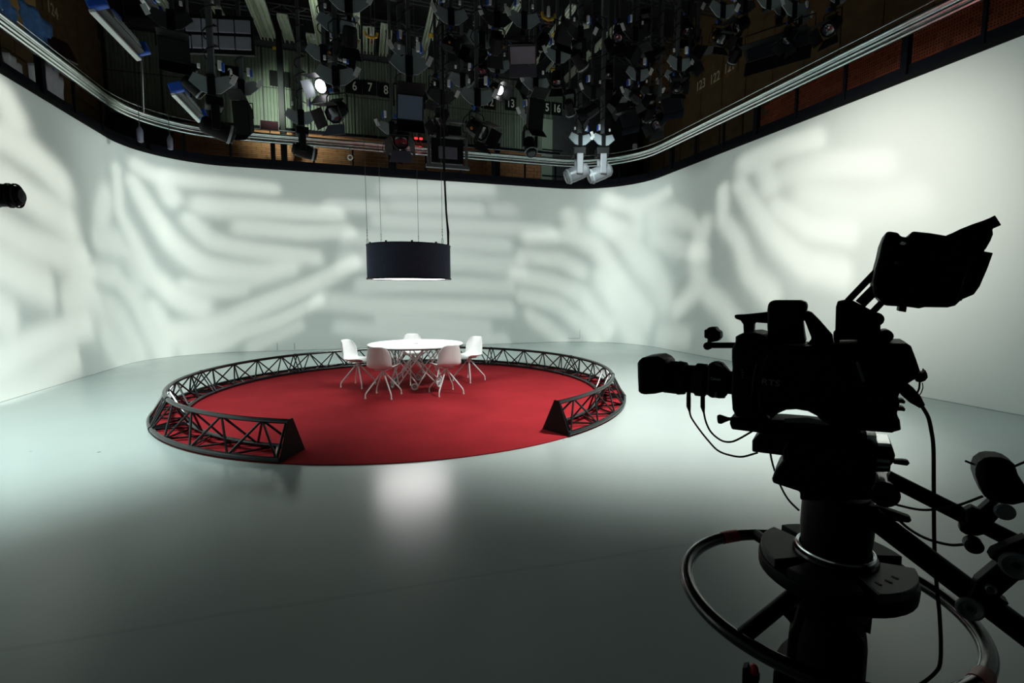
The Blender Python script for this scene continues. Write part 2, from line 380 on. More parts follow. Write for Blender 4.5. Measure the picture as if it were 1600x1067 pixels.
def text(body, size, m, parent, M, name='lettering', ext=.002, sx=1.0, align='CENTER'):
    cu = bpy.data.curves.new(name, 'FONT'); cu.body = body; cu.size = size; cu.extrude = ext; cu.align_x = align; cu.align_y = 'CENTER'
    cu.offset = size*.012
    cu.materials.append(m); o = bpy.data.objects.new(name, cu); C.objects.link(o); bpy.context.view_layer.update(); o.parent = parent
    me = bpy.data.meshes.new_from_object(o.evaluated_get(bpy.context.evaluated_depsgraph_get())); bpy.data.objects.remove(o)
    o = bpy.data.objects.new(name, me); C.objects.link(o); o.parent = parent
    o.matrix_local = M @ M4.Diagonal((sx, 1, 1, 1)); return o

# ------------------------------------------------------------------ the setting
def struct(o, label, cat): return tag(o, label, cat, None, 'structure')
struct(MB().box((1.5, 5.5, -.1), (16.4, 21.4, .2)).build('floor', M_FLOOR, smooth=False), 'glossy grey white painted studio floor', 'floor')
def upath(off, y0=-4.5, n=20):        # the U of the cyclorama, moved outward by off
    p = [(XL-off, y0)]
    c = (XL+RL, YB-RL)
    p += [(c[0]+(RL+off)*math.cos(a), c[1]+(RL+off)*math.sin(a)) for a in (math.pi - i*math.pi/2/n for i in range(n+1))]
    c = (XR-RR, YB-RR)
    p += [(c[0]+(RR+off)*math.cos(a), c[1]+(RR+off)*math.sin(a)) for a in (math.pi/2 - i*math.pi/2/n for i in range(n+1))]
    return p + [(XR+off, y0)]
def usweep(o0, o1, z0, z1, y0=-4.5):
    a = upath(o0, y0); b = upath(o1, y0); n = len(a); vs = []; fs = []
    for i in range(n):
        vs += [(*a[i], z0), (*b[i], z0), (*b[i], z1), (*a[i], z1)]
    for i in range(n-1):
        for k in range(4):
            l = (k+1) % 4; fs.append((i*4+k, i*4+l, i*4+4+l, i*4+4+k))
    fs += [(0, 1, 2, 3), (n*4-1, n*4-2, n*4-3, n*4-4)]
    return MB().add(vs, fs)
cyc = struct(usweep(0, .12, 0, ZW).build('wall_inner', M_CYC), 'tall white cyclorama wall curving round the studio', 'wall')
tag(usweep(-.004, .0, 0.0, .008).build('floor_seam', M_JOINT, cyc))
def wall_line(name, u0, v0, u1, v1):
    a = on_wall(u0, v0); b = on_wall(u1, v1)
    if abs(a.x-b.x) < .05: b.x = a.x
    else: b.z = a.z
    n = V((0, -.004, 0)); MB().tube([a+n, b+n], .006, 6).build(name, M_JOINT, cyc)
for q in ((433, 536, 433, 547), (460, 536, 460, 546), (906, 515, 906, 528), (888, 528.5, 906, 528.5)): wall_line('panel_joint', *q)

# outer studio walls above the gallery
wb = struct(MB().box((1.5, OB+.1, ZC/2), (16.2, .2, ZC)).build('wall_back', M_DBEAM, smooth=False), 'dark outer back wall above the cyclorama with brick band and ribbed panels', 'wall')
wl = struct(MB().box((OL-.1, 5.5, ZC/2), (.2, 21, ZC)).build('wall_left', M_WOOD, smooth=False), 'dark outer wall behind the left gallery', 'wall')
wr = struct(MB().box((OR+.1, 5.5, ZC/2), (.2, 21, ZC)).build('wall_right', M_WOOD, smooth=False), 'dark brown outer wall behind the right gallery', 'wall')
ce = struct(MB().box((1.5, 5.5, ZC+.1), (16.2, 21, .2)).build('ceiling', M_CEIL, smooth=False), 'black studio ceiling above the lighting grid', 'ceiling')
# bricks: perforated acoustic bricks laid in rows
bw, bh = .245, .098
bm = MB().box((0, 0, 0), (bw, .05, bh)).build('brick', M_BRICK, wb, smooth=False); bme = bm.data
first = True; cnt = 0; rest = MB()
cells = []
for r in range(13):
    for c in range(-25, 22):
        cells.append((c*.255 + (.127 if r % 2 else 0) + 1.5, 4.98+r*.106))
cells.sort(key=lambda q: (abs(q[0]+.8) > 3.2, q[1]))
for x, z in cells:
    y = OB-.02+random.uniform(-.006, .006)
    if cnt < 300:
        if first: o = bm; first = False
        else: o = bm.copy(); C.objects.link(o)
        o.location = (x, y, z); cnt += 1
    else: rest.box((x, y, z), (bw, .05, bh))
tag(rest.build('brickwork', M_BRICK, wb, smooth=False), kind='stuff')
bm = MB().box((0, 0, 0), (bw, .05, bh)).build('brick', M_BRICKR, wr, smooth=False); first = True; rest = MB(); cnt = 0
cells = [(4.2+c*.255+(.127 if r % 2 else 0), 4.98+r*.106) for r in range(12) for c in range(-6, 24)]
cells.sort(key=lambda q: abs(q[0]-7))
for y, z in cells:
    x = OR-.02+random.uniform(-.006, .006)
    if cnt < 290:
        if first: o = bm; first = False
        else: o = bm.copy(); C.objects.link(o)
        o.location = (x, y, z); o.rotation_euler = (0, 0, math.pi/2); cnt += 1
    else: rest.box((x, y, z), (.05, bw, bh))
tag(rest.build('brickwork', M_BRICKR, wr, smooth=False), kind='stuff')
# ribbed panels on the upper back wall
def ribbed(x0, x1, z0, z1):
    p = [(x0, z0)]; m = MB(); vs = []; fs = []; n = int((x1-x0)/.085); k = 0
    for i in range(n):
        a = x0+(x1-x0)*i/n; s = (x1-x0)/n
        for dx, dy in ((0, 0), (.25, 0), (.4, -.035), (.85, -.035)):
            vs += [(a+dx*s, OB-.03+dy, z0), (a+dx*s, OB-.03+dy, z1)]
    for i in range(len(vs)//2-1): fs.append((2*i, 2*i+2, 2*i+3, 2*i+1))
    return m.add(vs, fs)
px = -6.3
while px < 6.4:
    ribbed(px, px+1.22, 6.36, 7.42).build('ribbed_panel', M_CORR, wb, smooth=False)
    ribbed(px, px+1.22, 7.44, 8.5).build('ribbed_panel', M_CORR, wb, smooth=False); px += 1.24
MB().box((0.1, OB-.04, 6.30), (12.8, .1, .09)).build('ledge', M_BAND, wb, smooth=False)
MB().box((0.1, OB-.2, 8.62), (12.8, .3, .16)).build('ledge', M_DBEAM, wb, smooth=False)
for (u, a, b, m) in ((862, 195, 270, M_PALEP),):
    p = at(u, 220, OB-.06); MB().box((p.x, OB-.05, 6.1), (.75, .06, 2.6)).build('flat_panel', m, wb, smooth=False, bevel=.01)
for z in (5.3, 5.55, 6.15, 6.4):
    MB().box((at(862, 220, OB).x, OB-.09, z), (.75, .03, .035)).build('panel_rail', M_BAND, wb, smooth=False)
for xx in (6.75, 7.9):
    MB().box((xx, OB-.06, 6.3), (1.05, .06, 2.9)).build('flat_panel', M_DBEAM, wb, smooth=False, bevel=.01)
# brown boards on the right outer wall
y = 2.0
while y < 15.6:
    MB().box((OR-.02, y+.43, 7.25), (.05, .84, 1.8)).build('panel', M_WOOD, wr, smooth=False, bevel=.008); y += .86
for y in (10.2, 11.06, 11.92, 12.78, 13.64, 14.5):
    MB().box((OR-.02, y, 5.6), (.05, .82, 1.2)).build('panel', M_WOOD, wr, smooth=False, bevel=.008)
MB().box((OR-.06, 8.5, 6.29), (.08, 15, .1)).build('ledge', M_BAND, wr, smooth=False)
y = 4.0
while y < 15.6:
    MB().box((OL+.02, y+.6, 7.2), (.05, 1.18, 1.9)).build('panel', M_WOOD, wl, smooth=False, bevel=.008); y += 1.2
p = atx(32, 12, OL+.06); MB().box((OL+.05, p.y, p.z), (.04, 1.0, 1.1)).build('ochre_panel', mat('ochre_board', (.42, .24, .08), .7, noise=.1), wl, smooth=False)
for k in range(4):
    MB().box((OL+.03, 11.2+k*1.1, 5.55), (.05, .8, .7)).build('brown_panel', mat('ochre_board_dark', (.12, .08, .04), .7, noise=.2), wl, smooth=False)
# black steel columns
for k, (u, v0, Y) in enumerate(((440, 150, 14.9), (1000, 220, 15.3), (615, 250, 15.3), (777, 230, 15.3))):
    p = at(u, v0, Y); z1 = 9.2 if k < 2 else 6.3
    struct(MB().box((p.x, Y, (4.93+z1)/2), (.15, .15, z1-4.93)).build('column', M_BLK, smooth=False, bevel=.01), ['black steel column on the gallery in front of the lit ribbed panels', 'black steel column at the right gallery corner', 'short black gallery post left of the hanging monitor', 'short black gallery post right of the hanging monitor'][k], 'column')
# gallery deck and rail
gal = struct(usweep(.12, 1.2, ZW-.14, ZW+.02).build('trim_1', M_BAND), 'dark gallery deck running behind the top of the cyclorama', 'gallery')
tb = struct(usweep(-.03, .10, ZW-.02, ZW+.07).build('trim_2', mat('black_cap_beam', (.006, .006, .007), .9, spec=.08, noise=.1)), 'black beam capping the cyclorama wall', 'trim')
rail = thing('gallery_railing', 'curved silver rail on black posts round the top of the cyclorama', 'railing')
usweep(.10, .13, ZW+.07, ZW+.26).build('toe_board', M_BAND, rail)
for o_, z_, r_ in ((-.03, 5.60, .042), (.0, 5.69, .050), (-.02, 5.78, .042), (.04, 5.93, .010)):
    MB().tube([(*q, z_) for q in upath(o_)], r_, 10).build('rail', M_SILV, rail)
path = upath(.10); L = 0; nxt = 0; posts = []
for a, b in zip(path, path[1:]):
    a, b = V(a), V(b); d = (b-a).length; t = nxt-L
    while t <= d:
        q = a+(b-a)*(t/d); posts.append(q); nxt += 1.02; t = nxt-L
    L += d
for i, q in enumerate(posts):
    wdt = .10 if i % 3 == 0 else .045
    MB().box((q.x, q.y, 5.33), (wdt, wdt, .70)).build('post', M_BAND, rail, smooth=False)

# ------------------------------------------------------------------ carpet and truss ring
car = MB().lathe([(3.425, .0), (3.425, .010), (3.415, .013)], 120, M4.Translation(RING)).build('carpet', M_CAR)
tag(car, 'round red carpet filling the black truss ring', 'carpet')
tr = thing('truss_ring', 'low black triangular truss bent into an open ring round the red carpet', 'truss', RING)
A0, A1 = R(-64.6), R(244.6)
def arc(r, z, n=110): return [(r*math.cos(A0+(A1-A0)*i/n), r*math.sin(A0+(A1-A0)*i/n), z) for i in range(n+1)]
RO, RI, RTP, HT, CR = 3.42, 3.055, 3.245, .36, .026
ZB = .013+CR
MB().tube(arc(RO, ZB), CR, 10).build('outer_chord', M_TRUSS, tr)
MB().tube(arc(RI, ZB), CR, 10).build('inner_chord', M_TRUSS, tr)
MB().tube(arc(RTP, HT), CR, 10).build('top_chord', M_TRUSS, tr)
def pol(r, a, z): return V((r*math.cos(a), r*math.sin(a), z))
NS = 8; NV = 4                                        # eight bolted segments of four bays
for s in range(NS):
    s0 = A0+(A1-A0)*s/NS; s1 = A0+(A1-A0)*(s+1)/NS; g = .012
    for e, a in ((0, s0+g), (1, s1-g)):
        for r0, z0, r1, z1 in ((RO, ZB, RTP, HT), (RI, ZB, RTP, HT), (RO, ZB, RI, ZB)):
            MB().tube([pol(r0, a, z0), pol(r1, a, z1)], .012, 6).build('segment_strut', M_TRUSS, tr)
    for a in (s0, s1):
        if a in (A0, A1): continue
    for r_, z_ in ((RO, ZB), (RI, ZB), (RTP, HT)):
        if s: MB().tube([pol(r_, s0-.007, z_), pol(r_, s0+.007, z_)], CR*1.22, 10).build('coupler', M_TRUSS, tr)
    for k in range(NV):
        b0 = s0+g+(s1-s0-2*g)*k/NV; b1 = s0+g+(s1-s0-2*g)*(k+1)/NV; m_ = (b0+b1)/2
        for r_ in (RO, RI):
            MB().tube([pol(r_, b0 if r_ == RO else b0+.0, ZB), pol(RTP, m_, HT)], .0125, 6).build('brace', M_TRUSS, tr)
            MB().tube([pol(RTP, m_, HT), pol(r_, b1, ZB)], .0125, 6).build('brace', M_TRUSS, tr)
        MB().tube([pol(RO, b0, ZB), pol(RI, m_, ZB)], .0125, 6).build('floor_brace', M_TRUSS, tr)
        MB().tube([pol(RI, m_, ZB), pol(RO, b1, ZB)], .0125, 6).build('floor_brace', M_TRUSS, tr)
for a, sg in ((A0, -1), (A1, 1)):
    t = V((-math.sin(a), math.cos(a), 0))*sg*.012; e = .03
    tri = [pol(RO+e, a, .014), pol(RI-e, a, .014), pol(RTP-.035, a, HT+e), pol(RTP+.035, a, HT+e)]
    MB().add([p_-t*.2 for p_ in tri]+[p_+t for p_ in tri], [(0, 1, 2, 3), (7, 6, 5, 4), (0, 4, 5, 1), (1, 5, 6, 2), (2, 6, 7, 3), (3, 7, 4, 0)]).build('end_plate', M_BLK, tr, smooth=False, bevel=.004)

# ------------------------------------------------------------------ table
tb_ = thing('meeting_table', 'round white table with crossed white rod legs on the red carpet', 'table', (TBL.x, TBL.y, .013))
MB().lathe([(.0, .700), (.76, .700), (.79, .707), (.80, .716), (.80, .727), (.0, .727)], 64, cap=False).build('tabletop', M_WHITE, tb_)
MB().lathe([(.75, .690), (.797, .700), (.797, .7085), (.75, .7)], 64, cap=False).build('edge_band', M_BLK, tb_)
MB().lathe([(.045, .727), (.045, .7295), (.02, .7295)], 20, M4.Translation((.0, -.02, 0))).build('cable_port', M_BLK, tb_)
MB().tube([(.50*math.cos(a), .50*math.sin(a), .69) for a in (i*math.pi/16 for i in range(32))], .012, 8, True).build('top_ring', M_WMET, tb_)
for k in range(8):
    a = k*math.pi/4+.2
    for sg, da in ((1, 1.35), (-1, 1.05)):
        MB().tube([(.48*math.cos(a), .48*math.sin(a), .69), (.44*math.cos(a+sg*da), .44*math.sin(a+sg*da), .07)], .010, 8).build('leg_rod', M_WMET, tb_)
    if k % 2 == 0:
        MB().tube([(.36*math.cos(a), .36*math.sin(a), .69), (.16*math.cos(a+2.2), .16*math.sin(a+2.2), .36), (.42*math.cos(a+2.6), .42*math.sin(a+2.6), .08)], .008, 8).build('leg_rod', M_WMET, tb_)
for k in range(6):
    a = k*math.pi/3+.35; c = V((.44*math.cos(a), .44*math.sin(a), .06)); t = V((-math.sin(a), math.cos(a), 0))
    f = MB().tube([c+t*math.cos(q)*.045+V((0, 0, math.sin(q)*.045)) for q in (i*math.pi/10 for i in range(20))], .014, 8, True).build('foot_wheel', M_WMET, tb_)
    rd = V((math.cos(a), math.sin(a), 0)); MB().tube([c-rd*.018, c+rd*.018], .016, 10).build('hub', M_PLATE, f)

# ------------------------------------------------------------------ chairs
def make_chair():
    t = thing('shell_chair', '', 'chair')
    prof = [(.235, .425), (.225, .447), (.14, .452), (.02, .440), (-.10, .437), (-.165, .455), (-.205, .505), (-.228, .58), (-.245, .67), (-.262, .75), (-.274, .795)]
    wid = [.20, .215, .228, .232, .228, .225, .222, .218, .208, .190, .165]
    vs = []; fs = []; nu = 11
    for i, ((y, z), wd) in enumerate(zip(prof, wid)):
        back = max(0, min(1, (i-4)/3))
        for j in range(nu):
            s = -1+2*j/(nu-1); q = abs(s)**2.6
            sx = wd*(s*(1-.10*q))
            lift = .045*q*(1-back) if i > 0 else .0; fwd = .095*q*back
            rnd = -.05*q*q if i >= 9 else 0
            vs.append((sx, y+fwd, z+lift+rnd))
    for i in range(len(prof)-1):
        for j in range(nu-1): fs.append((i*nu+j, i*nu+j+1, (i+1)*nu+j+1, (i+1)*nu+j))
    sh = MB().add(vs, fs).build('seat_shell', M_WHITE, t, ang=180)
    so = sh.modifiers.new('thick', 'SOLIDIFY'); so.thickness = .012; so.offset = 0
    ss = sh.modifiers.new('round', 'SUBSURF'); ss.levels = 1; ss.render_levels = 2
    MB().box((0, .0, .424), (.20, .22, .014)).build('seat_bracket', M_WMET, t, smooth=False, bevel=.004)
    MB().lathe([(.024, .34), (.028, .36), (.03, .418)], 14).build('hub', M_WMET, t)
    for k in range(4):
        a = math.pi/4+k*math.pi/2; c, s_ = math.cos(a), math.sin(a)
        l = MB().tube([(.01*c, .01*s_, .40), (.035*c, .035*s_, .36), (.27*c, .27*s_, .095), (.288*c, .288*s_, .062), (.29*c, .29*s_, .02)], [.014, .013, .011, .010, .009], 8).build('leg', M_WMET, t)
        MB().lathe([(.012, .0), (.014, .006), (.012, .024)], 10, M4.Translation((.29*c, .29*s_, 0))).build('glide', M_WMET, l)
    return t
ch0 = make_chair(); freeze(ch0)
for i, (x, y, lb, jit) in enumerate((
        (.24, 7.60, 'white shell chair with its back to us, left of the two nearest the table front', .22),
        (1.20, 7.56, 'white shell chair with its back to us, right of the two nearest the table front', -.20),
        (-.14, 8.60, 'white shell chair seen side on at the left end of the table', -.35),
        (1.78, 8.56, 'white shell chair seen side on at the right end of the table', .45),
        (.86, 9.42, 'white shell chair behind the round table, only its back top visible', 0))):
    o = ch0 if i == 0 else copy_tree(ch0)
    d = V((TBL.x-x, TBL.y-y)); o.location = (x, y, .013); o.rotation_euler = (0, 0, math.atan2(-d.x, d.y)+jit)
    tag(o, lb, 'chair', 'white shell chairs round the table')

# ------------------------------------------------------------------ pendant drum lamp
pl = thing('pendant_lamp', 'large dark blue drum lamp hanging over the round table, white light below', 'lamp', LAMP)
z0, z1, rr = 1.835, 2.385, .69
MB().lathe([(rr, z0), (rr, z1), (rr-.012, z1), (rr-.012, z0)], 72, cap=False).build('drum', M_DRUM, pl)
MB().lathe([(rr+.012, z0-.012), (rr+.014, z0+.012), (rr-.02, z0+.012), (rr-.02, z0-.012), (rr+.012, z0-.012)], 72, cap=False).build('bottom_rim', M_BLK, pl)
MB().lathe([(rr+.006, z1-.012), (rr+.006, z1+.006), (rr-.02, z1+.006), (rr-.02, z1-.012), (rr+.006, z1-.012)], 72, cap=False).build('top_rim', M_BLK, pl)
MB().lathe([(rr-.022, z0+.004), (rr-.022, z0+.012)], 64).build('diffuser', M_GLOW, pl)
MB().lathe([(rr-.02, z1-.03), (rr-.02, z1-.02)], 48).build('top_lid', M_BLK, pl)
for k in range(10):
    a = k*math.pi/5+.3
    MB().box((.66*math.cos(a), .66*math.sin(a), z1+.015), (.03, .03, .03)).build('clip', M_BLK, pl, smooth=False)
for k, a in enumerate((R(183), R(-42), R(70), R(130))):
    x, y = .67*math.cos(a), .67*math.sin(a)
    MB().tube([(x+.012*math.sin(q), y, z1+.05+.045*math.cos(q)) for q in (i*math.pi/8 for i in range(16))], .004, 6, True).build('shackle', M_POLE, pl)
    wr_ = MB().tube([(x, y, z1+.09), (x-.02, y, 9.4)], .0035, 6).build('suspension_wire', M_POLE, pl)
    for h in (.14, .19, .23): MB().lathe([(.007, 0), (.007, .012)], 8, M4.Translation((x, y, z1+h))).build('ferrule', M_BLK, wr_)
P = [V((.66, -.05, z1)), V((.655, -.05, z1+.25)), V((.63, -.05, z1+.6)), V((.615, -.05, z1+1.0)), V((.60, -.05, z1+1.4)), V((.61, -.05, z1+2.2)), V((.60, -.05, 9.4))]
MB().tube(P, .017, 8).build('power_cable', M_RUB, pl)
MB().tube([p_+V((.012*math.sin(i*2), -.02, 0)) for i, p_ in enumerate(P)], .011, 8).build('power_cable', M_RUB, pl)

# ------------------------------------------------------------------ video camera on its pedestal
AZ = R(50.5); CC = V((1.304, 1.075, 0)); LX = V((math.cos(AZ), -math.sin(AZ), 0)); LY = V((math.sin(AZ), math.cos(AZ), 0))
def lc(u, v, off=0.):                    # pixel to local (x, z) on the upright plane local-Y = off
    d = ray(u, v); t = (off-(EYE-CC).dot(LY))/d.dot(LY); p = EYE+d*t-CC
    return (p.dot(LX), p.z)
def l3(u, v, off=0.): x, z = lc(u, v, off); return V((x, off, z))
def pr(name, pts, y0, y1, m, parent, bevel=.004, smooth=True):
    return MB().prism([lc(u, v, y0) for u, v in pts], y0, y1).build(name, m, parent, smooth=smooth, bevel=bevel)
def bar(name, a, b, r, m, parent, n=14): return MB().tube([a, b], r, n).build(name, m, parent)
def soft(pts, k=6):                      # Catmull-Rom through points
    pts = [V(p) for p in pts]; o = []
    for i in range(len(pts)-1):
        a, b, c, d = pts[max(i-1, 0)], pts[i], pts[i+1], pts[min(i+2, len(pts)-1)]
        for j in range(k):
            t = j/k; o.append(.5*((2*b)+(c-a)*t+(2*a-5*b+4*c-d)*t*t+(3*b-a-3*c+d)*t**3))
    return o+[pts[-1]]
vc = thing('video_camera', 'black broadcast video camera facing left on the pedestal in front', 'camera', CC, -AZ)
# lens, turned about the camera's own long axis
def lens_sec(name, secs, m, n=28):
    mb = MB(); X = [lc(u, 590)[0] for u, _ in secs]; zc = lc(1070, 591)[1]
    k = abs(lc(1070, 590)[1]-lc(1070, 600)[1])/10
    mm = M4.Translation((0, 0, zc)) @ M4.Rotation(math.pi/2, 4, 'Y')
    return mb.lathe([(h*k, x) for (u, h), x in zip(secs, X)], n, mm).build(name, m, vc)
ln = lens_sec('lens_barrel', [(1034, 24), (1040, 25.5), (1060, 25.5), (1067, 23), (1073, 21), (1085, 21.5), (1088, 23), (1094, 23), (1096, 21.5), (1108, 22), (1111, 24), (1126, 25), (1134, 24), (1137, 17), (1147, 17)], M_CAMB)
lens_sec('focus_ring', [(1060, 24), (1061, 26.5), (1071, 25), (1072, 22)], M_RUB)
lens_sec('zoom_ring', [(1088, 23), (1089, 25), (1103, 25), (1104, 22)], M_RUB)
hp = [(994.5, 568), (996, 563), (1003, 559), (1014, 557.5), (1026, 557), (1034, 561), (1041, 566), (1041, 609), (1034, 613.5), (1022, 616), (1008, 617), (999, 616.5), (996, 612), (995, 590)]
pr('lens_hood', hp, -.062, .062, M_CAMB, vc, .012)
pr('lens_grip', [(1106, 569), (1112, 566), (1120, 565), (1128, 568), (1138, 580), (1138, 610), (1134, 620), (1127, 622), (1110, 622), (1104, 616)], -.055, -.02, M_CAMB, vc, .006)
pr('grip_strap', [(1115, 567), (1122, 566), (1131, 572), (1133, 577), (1128, 574), (1118, 571)], -.057, -.03, M_POLE, vc, .003)
pr('grip_tape', [(1116, 613), (1121, 612.5), (1120, 621.5), (1115, 621.5)], -.0585, -.05, M_POLE, vc, .0005)
text('Canon', .012, M_PLATE, vc, M4.Translation((*[(lambda a: (a[0], -.0555))(lc(1118, 592, -.056))][0], lc(1118, 592, -.056)[1])) @ rotx(math.pi/2), 'lens_lettering', .0006)
for k, (u, v) in enumerate(((1076, 622), (1098, 623))):
    cn = MB().tube([l3(u, v-16), l3(u, v), l3(u, v+13), l3(u+1.5, v+21)], [.0065, .0075, .0075, .0035], 10).build('cable_plug', M_CAMB, vc)
MB().tube(soft([l3(1077.5, 642), l3(1080, 652), l3(1092, 670), l3(1108, 690), l3(1122, 704), l3(1140, 711), l3(1160, 713.5), l3(1184, 707)]), .0032, 8).build('lens_cable', M_RUB, vc)
MB().tube(soft([l3(1099.5, 643), l3(1103, 659), l3(1111, 675), l3(1125, 687), l3(1138, 690.5), l3(1152, 687), l3(1178, 672)]), .0032, 8).build('lens_cable', M_RUB, vc)
# body
body = [(1143, 546), (1149, 533), (1151, 524), (1160, 521), (1180, 520), (1192, 523), (1200, 532), (1206, 540), (1260, 541), (1300, 538), (1340, 536), (1417, 537), (1424, 541), (1432, 562), (1438, 580), (1430, 593), (1420, 599), (1410, 606), (1407, 612),
        (1404, 620), (1406, 632), (1402, 646), (1405, 660), (1407, 668), (1400, 674), (1394, 677), (1353, 674), (1322, 672), (1300, 668), (1292, 662), (1284, 658), (1276, 650), (1262, 643), (1244, 640), (1228, 641), (1214, 647), (1206, 655), (1199, 648), (1190, 652), (1150, 652), (1144, 640), (1142, 610), (1144, 575), (1143, 560)]
pr('camera_body', body, -.085, .085, M_CAMB, vc, .006)
pr('side_panel', [(1182, 600), (1192, 565), (1200, 552), (1385, 552), (1396, 575), (1390, 640), (1300, 650), (1278, 634), (1235, 626), (1200, 634), (1186, 640)], -.092, -.08, M_CAMB, vc, .005)
MB().tube(soft([l3(1183, 568, -.092), l3(1178, 590, -.092), l3(1176, 615, -.092)]), .004, 8).build('panel_trim', M_GLOSS, vc)
def face_text(body_, u, v, size, off, m, rot=0., sx=1.):
    x, z = lc(u, v, off); return text(body_, size, m, vc, M4.Translation((x, off-.001, z)) @ rotx(math.pi/2) @ M4.Rotation(rot, 4, 'Z'), 'lettering', .0008, sx)
face_text('RTS', 1204, 598, .024, -.0925, mat('grey_print', (.13, .14, .15), .5, noise=.02), -.05, 1.25)
pr('name_strip', [(1336.5, 566), (1341.5, 565), (1352, 595.5), (1347, 597)], -.0935, -.09, mat('grey_strip', (.07, .075, .08), .5, noise=.1), vc, .0005)
for v in (578, 582, 586, 590): pr('button', [(1158.5, v-1), (1161, v-1), (1161, v+1), (1158.5, v+1)], -.0875, -.08, M_POLE, vc, .0003)
pr('rear_clip', [(1430, 588), (1438, 582), (1444, 584), (1446, 578), (1449, 584), (1450, 590), (1446, 595), (1438, 598), (1431, 596)], -.03, .02, M_CAMB, vc, .002)
MB().tube(soft([l3(1437, 597, -.02), l3(1436, 607, -.02), l3(1433, 614, -.02)]), .0022, 6).build('tether', M_RUB, vc)
MB().tube(soft([l3(1441, 598, -.02), l3(1442, 605, -.02), l3(1440, 612, -.02), l3(1437, 617, -.02)]), .0012, 6).build('tether', M_RUB, vc)
for v in (624, 636): pr('side_knob', [(1402, v), (1410, v), (1415, v+3), (1414, v+7), (1408, v+6), (1402, v+6)], -.03, .0, M_CAMB, vc, .002)
pr('connector_panel', [(1396, 655), (1406, 655), (1408, 672), (1397, 675)], -.07, .07, M_CAMB, vc, .003)
MB().tube([l3(1409, 602, -.01), l3(1417, 611, -.01), l3(1430, 624, -.01), l3(1441, 635, -.01)], [.014, .017, .015, .0075], 12).build('strain_relief', M_RUB, vc)
MB().tube(soft([l3(1440, 634, -.01), l3(1450, 651, -.01), l3(1455, 672, -.01), l3(1458.5, 700, -.01), l3(1459, 760, -.01), l3(1459.5, 830, -.01), l3(1461, 880, -.01), l3(1465, 930, -.01), l3(1468, 960, -.01), l3(1470, 1000, -.01), l3(1469, 1035, -.01), l3(1462, 1050, -.01), l3(1440, 1068, -.01), l3(1400, 1090, -.01)]), .0046, 8).build('camera_cable', M_RUB, vc)
# carrying handle with receiver box
pr('handle', [(1147, 492), (1165, 491), (1190, 488.5), (1200, 487), (1262, 486), (1268, 488), (1280, 500), (1301, 524), (1303, 541), (1256, 541), (1262, 537), (1268, 529), (1257, 500), (1250, 506), (1204, 506), (1197, 505), (1182, 504), (1178, 505), (1177, 520), (1177, 528), (1162, 528), (1161, 507), (1157, 501), (1148, 497.5)], -.02, .02, M_CAMB, vc, .006)
pr('receiver_box', [(1198.5, 484), (1200, 474), (1206, 469), (1250, 469), (1258, 472), (1261.5, 477), (1258, 492), (1254, 503), (1256, 520), (1259, 537), (1200, 538), (1198.5, 510)], -.045, .04, M_CAMB, vc, .008)
MB().tube(soft([l3(1253, 504, -.03), l3(1255, 510, -.03), l3(1255.5, 518, -.03), l3(1254, 524, -.03)]), .0012, 6).build('box_wire', M_RUB, vc)
pr('front_block', [(1149, 536), (1149, 526), (1154, 523), (1161, 524), (1162, 532), (1158, 534)], -.04, .04, M_CAMB, vc, .003)
bar('accessory_rod', l3(1104, 539.5), l3(1152, 539.5), .0095, M_CAMB, vc)
MB().lathe([(.0, -.02), (.013, -.018), (.013, .018), (.0, .02)], 14, M4.Translation(l3(1107, 540)) @ rotx(math.pi/2)).build('rod_knob', M_CAMB, vc)
pr('sensor_head', [(1100, 515), (1104, 515), (1106, 511.5), (1117, 511), (1120, 516), (1125, 519), (1125.5, 528), (1121, 533), (1111, 535), (1104, 529), (1100, 528)], -.025, .025, M_CAMB, vc, .005)
bar('sensor_stem', l3(1109, 528), l3(1107, 541), .006, M_CAMB, vc, 8)
# viewfinder
pr('viewfinder_base', [(1302, 520), (1305, 519), (1306, 480), (1309, 471), (1318, 469), (1334, 470), (1372, 490), (1376, 503), (1376, 518), (1383, 520), (1383, 531), (1381, 542), (1340, 542), (1340, 531), (1312, 531), (1312, 537), (1306, 537), (1302, 530)], -.04, .04, M_CAMB, vc, .004)
MB().lathe([(.014, -.05), (.017, -.045), (.017, .03), (.012, .035)], 14, M4.Translation(l3(1383, 524)) @ rotx(math.pi/2)).build('viewfinder_knob', M_CAMB, vc)
MB().lathe([(.010, -.05), (.020, -.045), (.020, -.038), (.012, -.03)], 14, M4.Translation(l3(1370, 500)) @ rotx(math.pi/2)).build('lock_wheel', M_GLOSS, vc)
for a, b, r_ in (((1323, 472), (1370, 423), .0088), ((1344, 475), (1378, 441), .0145), ((1363, 488), (1390, 460), .0085)):
    bar('viewfinder_arm', l3(*a), l3(*b), r_, M_CAMB, vc)
vf = pr('viewfinder', [(1368, 420), (1374, 399), (1378, 380), (1385, 363), (1388, 361), (1404, 363.5), (1407, 369), (1420, 371), (1425, 361), (1455, 364), (1478, 368), (1500, 374), (1524, 380), (1541, 384), (1530, 428), (1514, 462), (1503, 468), (1493, 477.5), (1481, 480.5), (1445, 480), (1436, 482), (1418, 479.5), (1383, 477.5), (1366, 459), (1364, 440)], -.075, .075, M_CAMB, vc, .006)
pr('hood_flap', [(1478, 369), (1500, 358), (1520, 350), (1542.5, 342.5), (1555, 336), (1565, 351.5), (1551, 357.5), (1552, 366), (1548, 376), (1540, 390), (1528, 388), (1500, 378)], -.080, -.072, M_CAMB, vf, .002)
pr('hood_flap', [(1528, 391), (1552, 395), (1543, 420), (1531, 447.5), (1522, 460), (1503, 468), (1494, 474), (1505, 440)], -.080, -.072, M_CAMB, vf, .002)
